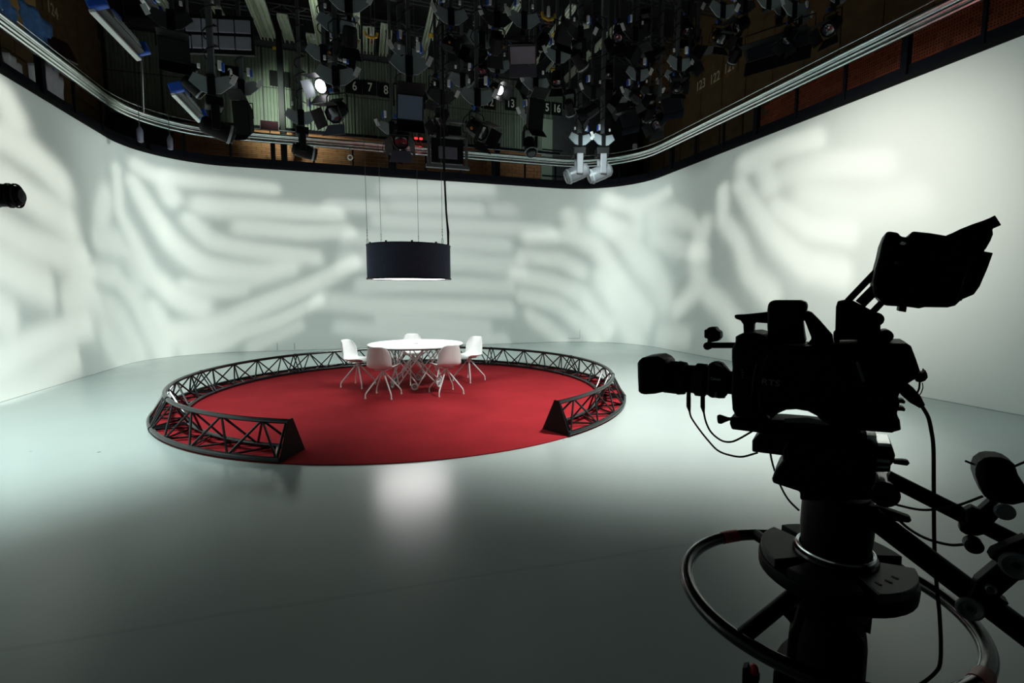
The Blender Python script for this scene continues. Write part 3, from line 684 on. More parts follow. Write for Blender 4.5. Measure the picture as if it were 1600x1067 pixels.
pr('hood_flap', [(1478, 368), (1500, 359), (1555, 337), (1560, 343), (1500, 366)], -.07, .075, M_CAMB, vf, .002)
pr('hood_rim', [(1521, 381), (1527, 383), (1503, 470), (1496, 470)], -.0785, -.07, M_GLOSS, vf, .001)
pr('tally_notch', [(1406, 381), (1409, 377), (1416, 379), (1415, 382), (1410, 383)], -.0765, -.07, M_WHITE, vf, .0005)
pr('lower_screw', [(1406, 472), (1418, 473), (1416, 488), (1404, 486)], -.03, .03, M_CAMB, vf, .002)
MB().lathe([(.010, 0), (.010, .006), (.006, .008)], 14, M4.Translation(l3(1405, 411, -.075)) @ rotx(math.pi/2)).build('tilt_screw', M_GLOSS, vf)

# pedestal and pan head
pd = thing('camera_pedestal', 'black studio pedestal with steering ring carrying the video camera', 'pedestal', CC, -AZ)
pr('wedge_plate', [(1141, 652), (1160, 652), (1196, 648), (1203, 656), (1225, 657), (1260, 660), (1300, 665), (1320, 668), (1345, 674), (1345, 684), (1290, 682), (1195, 677.5), (1143, 671), (1140, 662)], -.05, .05, M_CAMB, pd, .004)
pr('plate_trim', [(1225, 654), (1262, 652), (1300, 662), (1299, 665), (1262, 661), (1226, 660)], -.055, -.048, M_POLE, pd, .001)
kn = MB().lathe([(.0, 0), (.014, .002), (.016, .010), (.011, .022), (.006, .034), (.0045, .05)], 14, M4.Translation(l3(1121, 655)) @ M4.Rotation(R(80), 4, 'Y')).build('lock_knob', M_CAMB, pd)
pr('head_platform', [(1175, 689), (1185, 679), (1210, 676), (1355, 678), (1355, 728), (1300, 730), (1223, 712), (1175, 706)], -.06, .06, M_CAMB, pd, .004)
pr('level_scale', [(1354, 680), (1370, 681), (1369, 699), (1354, 698)], -.05, .05, M_SILV, pd, .001)
pr('pan_head', [(1222, 704), (1223, 720), (1212, 734), (1206, 748), (1207, 755), (1250, 769), (1250, 782), (1362, 782), (1368, 745), (1372, 700), (1360, 690), (1230, 690)], -.07, .07, M_CAMB, pd, .006)
for u0, u1, rp, m in ((1368, 1392, 13, M_CAMB), (1371, 1391, 14, M_SILV)):
    pass
def drag(name, u, v, rpx, y0, y1, m):
    k = abs(lc(u, v)[1]-lc(u, v+10)[1])/10
    return MB().lathe([(rpx*k*.85, y0), (rpx*k, y0+.004), (rpx*k, y1-.004), (rpx*k*.85, y1)], 24, M4.Translation(l3(u, v)) @ rotx(math.pi/2)).build(name, m, pd)
pr('drag_block', [(1368, 692), (1392, 694), (1396, 702), (1399, 712), (1397, 722), (1392, 728), (1391, 738), (1366, 738)], -.05, .05, M_CAMB, pd, .004)
pr('drag_band', [(1371, 692), (1392, 693.5), (1392, 698.5), (1371, 697)], -.054, .054, M_SILV, pd, .001)
pr('drag_band', [(1370, 717), (1391, 719), (1391, 724), (1371, 722)], -.054, .054, M_PLATE, pd, .001)
pr('drag_band', [(1370, 728), (1390, 729), (1388, 732), (1370, 731)], -.054, .054, M_PLATE, pd, .001)
pr('drag_lever', [(1396, 719), (1410, 719), (1418, 720), (1422, 724), (1418, 728), (1410, 727), (1396, 725)], -.02, .0, M_CAMB, pd, .002)
drag('drag_wheel', 1379, 760, 19, -.03, .07, M_GLOSS)
pr('brake_lever', [(1352, 790), (1376, 793), (1400, 801), (1422, 809), (1425, 814), (1420, 817.5), (1400, 815), (1380, 812), (1352, 806)], -.055, -.03, M_CAMB, pd, .003)
def colsec(name, secs, m, parent=pd, n=32, axis=None):
    cxs = lc(axis or 1304, 860)[0]; prof = []
    for v, hw in secs:
        a = lc(1304, v); k = abs(lc(1304+10, v)[0]-lc(1304, v)[0])/10; prof.append((hw*k, a[1]))
    return MB().lathe(prof, n, M4.Translation((cxs, 0, 0))).build(name, m, parent)
colsec('head_bowl', [(768, 50), (775, 56), (790, 59), (825, 59.5), (850, 57), (880, 50)], M_CAMB)
# counterweight tray with weights
ring_z = lc(1304, 912)[1]
colsec('weight_tray', [(962, 56), (925, 70), (903, 104), (900, 124), (897, 128), (882, 129), (879, 127), (878, 60)], M_CAMB, n=40)
tray_z = lc(1304, 879)[1]; kk = abs(lc(1314, 893)[0]-lc(1304, 893)[0])/10
for i, (a0, a1, m) in enumerate(((150, 222, mat('weight_slate', (.02, .022, .026), .5, noise=.2)), (300, 372, mat('weight_violet_grey', (.035, .034, .045), .5, noise=.15)), (235, 290, M_BLK), (30, 140, M_BLK))):
    r0, r1 = 68*kk, 125*kk; n = 12; vs = []; fs = []
    for j in range(n+1):
        a = R(a0+(a1-a0)*j/n)
        for r_ in (r0, r1):
            for dz in (.002, .030): vs.append((r_*math.cos(a)+lc(1304, 860)[0], r_*math.sin(a), tray_z+dz-.004))
    for j in range(n):
        b = j*4; fs += [(b, b+4, b+5, b+1), (b+2, b+3, b+7, b+6), (b+1, b+5, b+7, b+3), (b, b+2, b+6, b+4)]
    fs += [(0, 1, 3, 2), (n*4, n*4+2, n*4+3, n*4+1)]
    wgt = MB().add(vs, fs).build('trim_weight', m, pd, smooth=False, bevel=.003)
    if i == 1:
        for q in (312, 326, 340):
            a = R(q); MB().box((95*kk*math.cos(a)+lc(1304, 860)[0], 95*kk*math.sin(a), tray_z+.0265), (.016, .007, .002), M4.Rotation(a, 3, 'Z')).build('slot', M_BLK, wgt, smooth=False)
MB().tube([(62*kk*math.cos(a)+lc(1304, 860)[0], 62*kk*math.sin(a), tray_z+.045) for a in (i*math.pi/20 for i in range(40))], .006, 8, True).build('collar_ring', M_SILV, pd)
MB().tube([(64*kk*math.cos(a)+lc(1304, 860)[0], 64*kk*math.sin(a), tray_z+.03) for a in (i*math.pi/20 for i in range(40))], .010, 8, True).build('collar_ring', M_GLOSS, pd)
colsec('column', [(1500, 62), (1067, 62), (1000, 62), (985, 60), (960, 55), (940, 52)], M_CAMB)
pr('column_shroud', [(1248, 945), (1238, 980), (1232, 990), (1228, 1030), (1216, 1040), (1208, 1052), (1205, 1110), (1346, 1110), (1351, 1006), (1340, 990), (1328, 975), (1325, 950)], -.06, .06, M_CAMB, pd, .006)
pr('hand_bolt', [(1223, 961), (1225, 950), (1233, 953), (1240, 948), (1249, 946), (1249, 980), (1236, 976), (1230, 968)], -.02, .02, M_CAMB, pd, .003)
pr('latch_bracket', [(1330, 955), (1364, 955), (1362, 975), (1360, 991), (1353, 988), (1344, 985), (1352, 984), (1352, 977), (1344, 977), (1343, 985), (1338, 980), (1337, 958), (1328, 958)], -.03, .03, M_CAMB, pd, .001)
# steering ring
rc = V(((1.315-CC.x)*LX.x+(1.080-CC.y)*LX.y, (1.315-CC.x)*LY.x+(1.080-CC.y)*LY.y, .667)); rrad = .381
MB().tube([rc+V((rrad*math.cos(a), rrad*math.sin(a), 0)) for a in (i*math.pi/48 for i in range(96))], .0205, 14, True).build('steering_ring', M_GLOSS, pd)
q0 = atz(1139, 838, .667)-CC; qa = math.atan2(q0.dot(LY)-rc.y, q0.dot(LX)-rc.x)
MB().tube([rc+V((rrad*math.cos(qa+t), rrad*math.sin(qa+t), 0)) for t in (-.09, -.045, 0, .045, .09)], .0225, 14).build('red_tape', M_RED, pd)
q2 = atz(1534, 1062, .667)-CC; qc = math.atan2(q2.dot(LY)-rc.y, q2.dot(LX)-rc.x)
MB().tube([rc+V((rrad*math.cos(qc+t), rrad*math.sin(qc+t), 0)) for t in (-.07, -.035, 0, .035, .07)], .0222, 14).build('red_tape', M_RED, pd)
q1 = atz(1166, 992, .667)-CC; qb = math.atan2(q1.dot(LY)-rc.y, q1.dot(LX)-rc.x)
for k in (0, 2):
    a = qb+k*2*math.pi/3
    MB().tube([rc+V((.07*math.cos(a), .07*math.sin(a), .055)), rc+V((rrad*math.cos(a), rrad*math.sin(a), 0))], .021, 12).build('ring_spoke', M_CAMB, pd)
# base on wheels, below the picture
for k in range(3):
    a = k*2*math.pi/3+.5; e = V((.21*math.cos(a), .21*math.sin(a), .10))
    MB().tube([(0.0, 0, .22), e], [.06, .035], 10).build('base_leg', M_CAMB, pd)
    MB().lathe([(.0, -.02), (.08, -.02), (.08, .02), (.0, .02)], 24, M4.Translation((e.x, e.y, .08)) @ M4.Rotation(a, 4, 'Z') @ rotx(math.pi/2), cap=False).build('wheel', M_RUB, pd)
kx, kz = lc(1178, 1046, -.10); kb = lc(1178, 1060, -.10)[1]
MB().tube([(0, 0, .16), (kx*.6, -.08, .14), (kx, -.10, .17), (kx, -.10, kb)], .016, 10).build('knob_post', M_CAMB, pd)
pr('knob_bracket', [(1160, 1044), (1168, 1043), (1172, 1060), (1172, 1110), (1158, 1110)], -.115, -.085, M_CAMB, pd, .002)
MB().lathe([(.016, kb), (.0175, kb+.004), (.0175, kb+.02)], 16, M4.Translation((kx, -.10, 0))).build('knob_collar', M_CAMB, pd)
MB().lathe([(.013, kb+.012), (.0135, kb+.03), (.011, kb+.042), (.004, kb+.048), (.0, kb+.048)], 16, M4.Translation((kx, -.10, 0)), cap=False).build('red_knob', M_RED, pd)
MB().tube(soft([l3(1203, 704, .03), l3(1206, 720, .07), l3(1212, 740, .09), l3(1222, 764, .06), l3(1233, 782, .02), l3(1248, 797, -.02)]), .0032, 8).build('head_cable', M_RUB, pd)
# pan bars
bar('pan_bar', l3(1385, 745, .0), l3(1610, 858, .0), .021, M_CAMB, pd)
bar('pan_bar', l3(1360, 806, -.07), l3(1620, 1003, -.07), .030, M_CAMB, pd)
pr('bar_clamp', [(1503, 948), (1512, 938), (1526, 908), (1560, 880), (1546, 872), (1552, 862), (1575, 852), (1605, 840), (1610, 905), (1592, 908), (1562, 934), (1578, 944), (1540, 962), (1520, 966)], -.125, -.09, M_CAMB, pd, .003)
for u, v, rp in ((1587, 882, 20), (1515, 950, 17), (1548, 919, 7)):
    k = abs(lc(u, v, -.125)[1]-lc(u, v+10, -.125)[1])/10
    d = MB().lathe([(rp*k, 0), (rp*k, .008), (rp*k*.85, .010), (rp*k*.55, .006), (rp*k*.5, .004), (.0, .004)], 28, M4.Translation(l3(u, v, -.125)) @ rotx(math.pi/2), cap=False).build('clamp_disc', M_POLE, pd)
    MB().lathe([(rp*k*.25, .002), (rp*k*.25, .007), (.0, .007)], 16, M4.Translation(l3(u, v, -.125)) @ rotx(math.pi/2), cap=False).build('screw', M_BLK, d)
zc_ = thing('zoom_control', 'black rounded zoom control with two thin rods clamped to the pan bar', 'control', CC, -AZ)
pr('control_body', [(1526, 735), (1530, 725), (1540, 718), (1550, 716), (1566, 717), (1578, 721), (1588, 728), (1594, 745), (1605, 762), (1612, 778), (1604, 788), (1585, 792), (1570, 790), (1548, 786), (1540, 778), (1532, 762), (1526, 745)], -.10, -.02, M_CAMB, zc_, .014)
bar('thin_rod', l3(1508, 720, -.06), l3(1530, 729, -.06), .0028, M_CAMB, zc_, 8); bar('thin_rod', l3(1584, 729, -.06), l3(1612, 717, -.06), .0028, M_CAMB, zc_, 8)
pr('control_arm', [(1508, 798), (1520, 792), (1530, 798), (1548, 782), (1563, 788), (1562, 808), (1548, 824), (1540, 835), (1528, 838), (1510, 836), (1500, 830), (1500, 822), (1512, 816)], -.06, -.03, M_CAMB, zc_, .003)
MB().lathe([(.010, 0), (.020, .004), (.020, .014), (.017, .018)], 20, M4.Translation(l3(1568, 797, -.06)) @ rotx(math.pi/2)).build('thumb_wheel', M_POLE, zc_)
MB().lathe([(.013, 0), (.019, .004), (.019, .03), (.014, .034)], 20, M4.Translation(l3(1518, 846, -.06)) @ rotx(math.pi/2)).build('grip_knob', M_CAMB, zc_)
MB().tube(soft([l3(1354, 766, -.075), l3(1366, 777, -.075), l3(1392, 786, -.075), l3(1431, 795.5, -.06), l3(1459, 796, -.05), l3(1495, 790, -.06), l3(1536, 775, -.06)]), .0032, 8).build('control_cable', M_RUB, zc_)
MB().tube(soft([l3(1405, 813, -.06), l3(1420, 826, -.06), l3(1440, 838, -.06), l3(1461, 846, -.06), l3(1487, 851.5, -.06), l3(1510, 850, -.06)]), .0036, 8).build('control_cable', M_RUB, zc_)

# ------------------------------------------------------------------ number signs
WORDS = {'2': 'two', '3': 'three', '6': 'six', '7': 'seven', '8': 'eight', '9': 'nine', '11': 'eleven', '12': 'twelve', '13': 'thirteen', '15': 'fifteen', '16': 'sixteen', '121': 'one hundred twenty-one', '122': 'one hundred twenty-two', '123': 'one hundred twenty-three', '124': 'one hundred twenty-four'}
ORD = 'first second third fourth fifth sixth seventh eighth ninth tenth eleventh twelfth thirteenth fourteenth fifteenth sixteenth seventeenth eighteenth nineteenth twentieth'.split()
def sign(num, u, v, wall, plate=True, size=.26, m=None, wpl=.40):
    if wall == 'back': p = at(u, v, OB-.11); rz = 0
    elif wall == 'right': p = atx(u, v, OR-.07); rz = -math.pi/2
    else: p = atx(u, v, OL+.07); rz = math.pi/2
    t = thing('number_sign', '%s sign reading %s high on the %s outer wall' % ('black' if plate else 'dim brown', WORDS[num], wall), 'sign', p, rz, 'number signs on the outer walls')
    MB().box((0, .01, 0), (wpl, .015, .42)).build('plate', M_BLK if plate else M_WOOD, t, smooth=False, bevel=.004)
    text(num, size*1.35, m or M_DIGIT, t, M4.Translation((0, -.002, 0)) @ rotx(math.pi/2), 'number', .003, .78)
for n_, u, v in (('2', 360, 115), ('3', 437, 123), ('6', 554, 135), ('7', 578, 137), ('8', 603, 141), ('9', 653, 145), ('11', 746, 157), ('12', 765, 160), ('13', 798, 162), ('15', 852, 168), ('16', 870, 170)):
    sign(n_, u, v, 'back', wpl=.52 if n_ in '2367' else .38)
for n_, u, v in (('123', 1095, 133), ('122', 1117, 122), ('121', 1140, 105)): sign(n_, u, v, 'right', False, .26, M_DIGY, .6)
sign('124', 82, 16, 'left', False, .26, M_DIGY, .7)

# ------------------------------------------------------------------ lighting grid
def beam(u0, v0, u1, v1, wd=.16, m=M_BEAM, ribs=2):
    a = atz(u0, v0, 8.6); b = atz(u1, v1, 8.6)
    y0 = a.y if v0 > 4 else a.y-3; x = (a.x+b.x)/2
    mb = MB()
    mb.box((x, (y0+b.y)/2, 8.65), (wd, b.y-y0, .03))
    for k in range(ribs+1): mb.box((x-wd/2+wd*k/ribs, (y0+b.y)/2, 8.61), (.018, b.y-y0, .10))
    return mb.build('channel_beam', m, None, smooth=False), V((x, b.y, 8.6))
BL = [(384, 0, 437, 108), (402, 0, 434, 80), (439, 25, 458, 78), (488, 0, 506, 90), (482, 55, 500, 110), (555, 0, 559, 97), (577, 45, 579, 122), (572, 45, 573, 98),
      (604, 50, 603, 122), (598, 40, 599, 98), (677, 0, 655, 122), (668, 80, 652, 112), (690, 0, 668, 60), (790, 15, 752, 112), (812, 0, 778, 65), (865, 54, 826, 112), (893, 10, 862, 60), (910, 40, 862, 112), (930, 75, 880, 130),
      (965, 40, 935, 75), (255, 0, 290, 60), (232, 0, 280, 62), (335, 5, 362, 60)]
BL.sort(key=lambda q: atz(q[2], q[3], 8.6).x)
for i, b in enumerate(BL):
    o, e = beam(*b, wd=.24 if i in (4, 5, 6) else .17)
    tag(o, 'pale channel beam under the ceiling, %s counting from the left' % (ORD[i] if i < 20 else ('twenty-first', 'twenty-second', 'twenty-third', 'twenty-fourth')[i-20]), 'beam', 'channel beams of the lighting grid')
    if i % 2 == 0:
        tag(MB().lathe([(.0, -.05), (.06, -.045), (.075, 0), (.05, .05), (.0, .06)], 10, M4.Translation((e.x, e.y-.35, 8.52)), cap=False).build('end_buffer', M_YEL), 'yellow buffer under a channel beam end, %s counting from the left' % ORD[i//2], 'buffer', 'yellow buffers under the channel beams')
for k, Y in enumerate((9.5, 11.2, 12.9, 14.4)):
    g = thing('lattice_girder', ['lattice girder crossing the grid, first from the front', 'lattice girder crossing the grid, second from the front', 'lattice girder crossing the grid, third from the front', 'lattice girder crossing the grid, nearest the back wall'][k], 'girder', (1.5, Y, 8.84), 0, 'lattice girders of the grid')
    for dz in (-.09, .09):
        for dy in (-.08, .08): MB().tube([(-7.5, dy, dz), (7.5, dy, dz)], .018, 6).build('chord', M_DBEAM, g)
    zz = MB()
    for i in range(50): zz.tube([(-7.5+i*.3, -.08, -.09 if i % 2 else .09), (-7.2+i*.3, -.08, .09 if i % 2 else -.09)], .009, 5)
    tag(zz.build('lacing', M_POLE, g), kind='stuff')

# ---- hanging lanterns: builders; origin at the hanging point, front towards +Y
def b_fresnel(tilt, lit=False, dm=None, big=1.0):
    t = thing('fresnel_lantern', '', 'lamp'); dm = dm or M_BLK
    MB().box((0, 0, -.03), (.09, .09, .07)).build('clamp', M_BLK, t, smooth=False, bevel=.006)
    MB().tube([(-.21*big, 0, -.40*big), (-.21*big, 0, -.12), (-.17*big, 0, -.08), (.17*big, 0, -.08), (.21*big, 0, -.12), (.21*big, 0, -.40*big)], .013, 6).build('yoke', M_BLK, t)
    m = M4.Translation((0, 0, -.40*big)) @ rotx(-tilt) @ M4.Scale(big, 4)
    h = MB(m).lathe([(.0, -.20), (.11, -.20), (.15, -.17), (.16, -.05), (.17, .0), (.17, .17), (.155, .19)], 8, M4.Rotation(-math.pi/2, 4, 'X') @ M4.Rotation(math.pi/8, 4, 'Z'), cap=False).build('housing', M_BLK, t, ang=20)
    MB(m).lathe([(.13, .172), (.10, .185), (.0, .192)], 18, M4.Rotation(-math.pi/2, 4, 'X'), cap=False).build('lens', M_LIT if lit else M_LENS, t)
    for k in range(3): MB(m).box((0, -.16+k*.07, .165), (.24, .03, .025)).build('vent_fin', M_BLK, h, smooth=False)
    fm = m @ M4.Translation((0, .195, 0))
    for k in range(4):
        q = fm @ M4.Rotation(k*math.pi/2, 4, 'Y') @ M4.Translation((0, 0, .165)) @ rotx(R(28))
        top = k in (0, 2); w0, w1 = .165, .24 if top else .17
        mb = MB(q); mb.add([(-w0, 0, 0), (w0, 0, 0), (w1, .24, 0), (-w1, .24, 0), (-w0, 0, .006), (w0, 0, .006), (w1, .24, .006), (-w1, .24, .006)], [(0, 1, 2, 3), (7, 6, 5, 4), (0, 4, 5, 1), (1, 5, 6, 2), (2, 6, 7, 3), (3, 7, 4, 0)])
        mb.build('barn_door', M_PURP if (k == 2 and dm == M_DBEAM) else (M_PLATE if lit and k == 1 else dm), t, smooth=False)  # one door of a lit lantern is paler: lamplight put into its colour
    MB(m).lathe([(.0, -.0), (.028, .0), (.032, .02), (.02, .04), (.0, .04)], 10, M4.Translation((.175, .05, 0)) @ M4.Rotation(math.pi/2, 4, 'Y'), cap=False).build('knob', M_ORA, t)
    MB().tube(soft([(.05, -.16*big, -.42*big), (.09, -.3, -.40), (.07, -.28, -.15), (.02, -.08, -.02)], 5), .009, 6).build('cable', M_RUB, t)
    MB().box((.10, .02, -.02), (.04, .04, .07)).build('plug', M_BLUE, t, smooth=False)
    freeze(t); return t
def b_moving(tilt, m_=None, hm=None):
    m_ = m_ or M_BLK; t = thing('moving_head', '', 'lamp')
    MB().box((0, 0, -.10), (.30, .26, .16)).build('base', M_BLK, t, smooth=False, bevel=.02)
    for s in (-1, 1): MB().box((s*.17, 0, -.36), (.05, .13, .40)).build('yoke_arm', m_, t, smooth=False, bevel=.015)
    m = M4.Translation((0, 0, -.50)) @ rotx(-tilt)
    h = MB(m).lathe([(.0, -.22), (.09, -.215), (.135, -.17), (.145, -.05), (.15, .12), (.14, .25), (.125, .29), (.0, .29)], 22, M4.Rotation(-math.pi/2, 4, 'X'), cap=False).build('head', hm or m_, t)
    MB(m).lathe([(.10, .285), (.09, .296), (.0, .300)], 18, M4.Rotation(-math.pi/2, 4, 'X'), cap=False).build('lens', M_LENS, h)
    MB(m).lathe([(.149, .20), (.156, .205), (.156, .235), (.149, .24)], 22, M4.Rotation(-math.pi/2, 4, 'X'), cap=False).build('front_band', M_PLATE, h)
    freeze(t); return t
def b_soft(tilt, face=None, wd=.62, hg=.5, flap=None):
    t = thing('soft_light', '', 'lamp'); m = M4.Translation((0, 0, -.42)) @ rotx(-tilt)
    MB().tube([(-wd/2-.03, 0, -.42), (-wd/2-.03, 0, -.1), (wd/2+.03, 0, -.1), (wd/2+.03, 0, -.42)], .013, 6).build('yoke', M_BLK, t)
    MB().box((0, 0, -.04), (.09, .09, .12)).build('clamp', M_BLK, t, smooth=False)
    MB(m).add([(-wd/2, .1, -hg/2), (wd/2, .1, -hg/2), (wd/2, .1, hg/2), (-wd/2, .1, hg/2), (-wd/3, -.16, -hg/3), (wd/3, -.16, -hg/3), (wd/3, -.16, hg/3), (-wd/3, -.16, hg/3)], [(0, 1, 5, 4), (1, 2, 6, 5), (2, 3, 7, 6), (3, 0, 4, 7), (4, 5, 6, 7), (0, 3, 2, 1)]).build('housing', M_BLK, t, smooth=False, bevel=.01)
    MB(m).box((0, .105, 0), (wd*.9, .012, hg*.9)).build('diffuser', face or M_PURP, t, smooth=False)
    for s in (-1, 1):
        MB(m @ M4.Translation((0, .11, s*hg/2)) @ rotx(s*R(35))).box((0, .13, 0), (wd, .26, .008)).build('barn_door', (flap or M_PURP) if s < 0 else M_BLK, t, smooth=False)
    freeze(t); return t
def b_strip(ln=1.15):
    t = thing('strip_light', '', 'lamp')
    MB().box((0, 0, 0), (.16, ln*.92, .13)).build('housing', M_DBEAM, t, smooth=False, bevel=.01)
    MB().box((-.055, 0, -.10), (.07, ln, .05)).build('lamp_tube', M_WHITE, t, smooth=False, bevel=.01)
    MB().box((.085, .05, .01), (.012, ln*.6, .10)).build('reflector_panel', M_PLATE, t, smooth=False)
    for s in (-1, 1): MB().box((.03, s*ln*.47, .01), (.22, .08, .17)).build('blue_end_cap', M_BLUE, t, smooth=False, bevel=.02)
    MB().box((.05, .0, .12), (.05, .24, .13)).build('blue_bracket', M_BLUE, t, smooth=False, bevel=.01)
    freeze(t); return t
def b_cells():
    t = thing('cell_panel_light', '', 'lamp')
    MB().box((0, .03, -.30), (1.0, .06, .56)).build('back_frame', M_BLK, t, smooth=False)
    for i in range(4):
        for j in range(2): MB().box((-.36+i*.24, -.01, -.18-j*.24), (.225, .03, .19)).build('cell', M_LED, t, smooth=False, bevel=.008)
    MB().box((0, .03, 0), (.08, .05, .14)).build('clamp', M_BLK, t, smooth=False)
    freeze(t); return t
def b_monitor():
    t = thing('hanging_monitor', '', 'monitor')
    mb = MB()
    for x in (-.36, .36): mb.box((x, 0, -.45), (.05, .05, .9))
    mb.box((0, 0, -.03), (.76, .05, .05)).box((0, 0, -.88), (.84, .09, .06)).box((0, 0, -.30), (.76, .05, .05))
    mb.build('cage', M_POLE, t, smooth=False)
    MB().box((0, .06, -.58), (.62, .10, .46)).build('monitor_body', M_BLK, t, smooth=False, bevel=.02)
    MB().box((0, -.0, -.62), (.36, .05, .22)).build('rear_panel', M_PURP, t, smooth=False, bevel=.01)
    MB().box((0, .07, -.22), (.5, .3, .16)).build('hood', M_BLK, t, smooth=False)
    freeze(t); return t
def hoist(p, ztop, side=1, plates=True, rz=0, thick=.055, tint=None, coil=True, label='', chev=M_PLATE):
    t = thing('lighting_hoist', label, 'hoist', p, 0, 'telescopic lighting hoists')
    h = ztop-p.z
    MB().box((0, 0, h*.30), (thick, thick, h*.60)).build('lower_pole', tint or M_POLE, t, smooth=False, bevel=.006)
    MB().box((0, 0, h*.78), (thick*1.4, thick*1.4, h*.44)).build('upper_pole', tint or M_POLE, t, smooth=False, bevel=.006)
    if plates:
        q = M4.Rotation(rz, 4, 'Z')
        for s in (-1, 1):
            MB(q).prism([(s*.03, .12), (s*.20, .17), (s*.26, .06), (s*.12, -.06), (s*.03, -.08)], -.07, -.055).build('bracket_plate', chev, t, smooth=False)
        MB(q).box((0, -.03, .04), (.10, .10, .26)).build('motor', M_BLK, t, smooth=False, bevel=.01)
        MB(q @ M4.Translation((side*.27, -.08, .12)) @ M4.Rotation(side*R(25), 4, 'Y')).box((0, 0, 0), (.065, .006, .13)).build('number_tag', M_TAG, t, smooth=False)
        MB(q).box((side*.12, -.09, .28), (.05, .05, .12)).build('plug', M_TAG, t, smooth=False, bevel=.01)
        MB(q).box((side*.155, -.09, .26), (.03, .05, .11)).build('plug', M_BLUE, t, smooth=False, bevel=.008)
        MB(q).box((-side*.13, -.08, .25), (.035, .03, .06)).build('plug', M_TAG, t, smooth=False, bevel=.008)
    if coil:
        n = 44; MB().tube([((.085)*math.cos(i*.9), .085*math.sin(i*.9), .30+min(h*.55, 1.6)*i/n) for i in range(n+1)], .009, 5).build('cable_coil', M_RUB, t)
    return t

KEEP = {}
def proto(key, fn):
    if key not in KEEP: KEEP[key] = [fn(), False]
    e = KEEP[key]
    if not e[1]: e[1] = True; return e[0]
    return copy_tree(e[0])
def hang(key, fn, u, v, Y, rz, label, cat='lamp', group=None, drop=.42, hlabel=None, plates=True, side=1, s=1.0, thick=.055, tint=None, coil=True):
    c = at(u, v, Y); p = V((c.x, c.y, c.z+drop*s))
    o = proto(key, fn); o.location = p; o.rotation_euler = (0, 0, rz); o.scale = (s, s, s); tag(o, label, cat, group)
    if hlabel:
        hoist(V((p.x, p.y, p.z+.10)), 9.3, side, plates, 0, thick, tint, coil, hlabel)
        return o
    return o
FR = lambda t, **k: (lambda: b_fresnel(R(t), **k))
# --- the lanterns one can tell apart
G1 = 'fresnel lanterns in the lighting rig'; G2 = 'moving heads in the lighting rig'; G3 = 'soft lights in the lighting rig'
hang('fd', FR(38, dm=M_DBEAM), 527, 176, 7.2, R(150), 'black barn door lantern with grey flap in front of the lit ribbed wall', group=G1, hlabel='hoist above the grey flapped lantern beside the number 6 sign', side=1, s=0.72)
hang('lit', FR(30, lit=True, dm=M_BLK), 508, 134, 8.2, R(146), 'lit lantern glowing white above the grey flapped lantern', group=G1, hlabel='hoist with grey plates above the glowing left lantern', s=0.7)
hang('lit', None, 776, 140, 9.0, R(-146), 'lit lantern glowing white beside the number 12 sign', group=G1, hlabel='hoist with grey plates above the glowing right lantern', side=-1, s=.58)
hang('sq', lambda: b_soft(R(20), M_GLOWB, .40, .36, M_BLK), 640, 168, 7.0, R(180), 'square black lantern with dim bluish glowing front right of the number 8 sign', group=G3, hlabel='hoist with grey plates above the bluish glowing lantern', s=0.9)
hang('fe', FR(48, dm=M_DBEAM), 627, 216, 8.0, R(170), 'small lantern with raised grey flap just above the silver rail near the middle', group=G1, hlabel='thin hoist behind the bluish glowing lantern', plates=False, s=0.8)
hang('ff', FR(35, dm=M_BLK), 745, 204, 7.4, R(215), 'black lantern with bright edged barn doors right of the hanging monitor', group=G1, hlabel='hoist with grey plates above the lantern right of the monitor', s=0.75)
hang('tall', lambda: b_soft(R(8), M_BLK, .34, .62, M_BLK), 835, 180, 8.5, R(185), 'tall black soft light beside the number 15 sign', group=G3, hlabel='hoist holding the tall soft light by the number 15 sign', side=-1, s=0.85)
hang('low', lambda: b_moving(R(60)), 828, 222, 9.6, R(180), 'black box lantern resting in view over the silver rail left of the pale panel', group=G2, hlabel='hoist above the lantern left of the pale green wall panel', side=-1, s=0.8)
hang('mh1', lambda: b_moving(R(15)), 336, 196, 7.6, R(-70), 'black moving head hanging over the silver rail at the left', group=G2, hlabel='thick hoist with white tag above the left moving head', drop=.45, thick=.07, s=0.8)
hang('mh2', lambda: b_moving(R(10)), 473, 234, 9.3, R(-80), 'black moving head reaching below the silver rail before the lit brick', group=G2, hlabel='double hoist above the moving head before the lit brick', drop=.48, s=0.78)
hang('mhw', lambda: b_moving(R(22), mat('grey_head_shell', (.16, .17, .19), .35, noise=.05), MAT['grey_head_shell']), 904, 268, 9.7, R(75), 'white moving head by the right corner, left one of the pair', group=G2, hlabel='blue grey hoist above the left white moving head', drop=.48, thick=.075, s=1.03)
hang('mhw', None, 940, 268, 9.7, R(75), 'white moving head by the right corner, right one of the pair', group=G2, hlabel='blue grey hoist above the right white moving head', drop=.48, thick=.075, side=-1, s=1.03)
hang('dark1', lambda: b_soft(R(4), M_BLK, .36, .7, M_BLK), 381, 186, 9.0, R(160), 'tall narrow black lantern hanging under the number 2 sign', group=G3, hlabel='hoist with grey plates in front of the number 2 sign', s=0.75)
hang('pane', lambda: b_soft(R(55), M_PURP, .60, .42), 817, 82, 7.6, R(160), 'violet grey soft light panel high in the middle of the rig', group=G3, hlabel='hoist holding the violet grey soft light panel', side=-1, s=0.72)
hang('rp1', lambda: b_soft(R(40), M_BAND, 1.05, .22, M_BAND), 1216, 70, 7.2, R(120), 'long dark soft light with pale lower edge before the number 121 sign', group=G3, hlabel='hoist holding the long soft light by the number 121 sign')
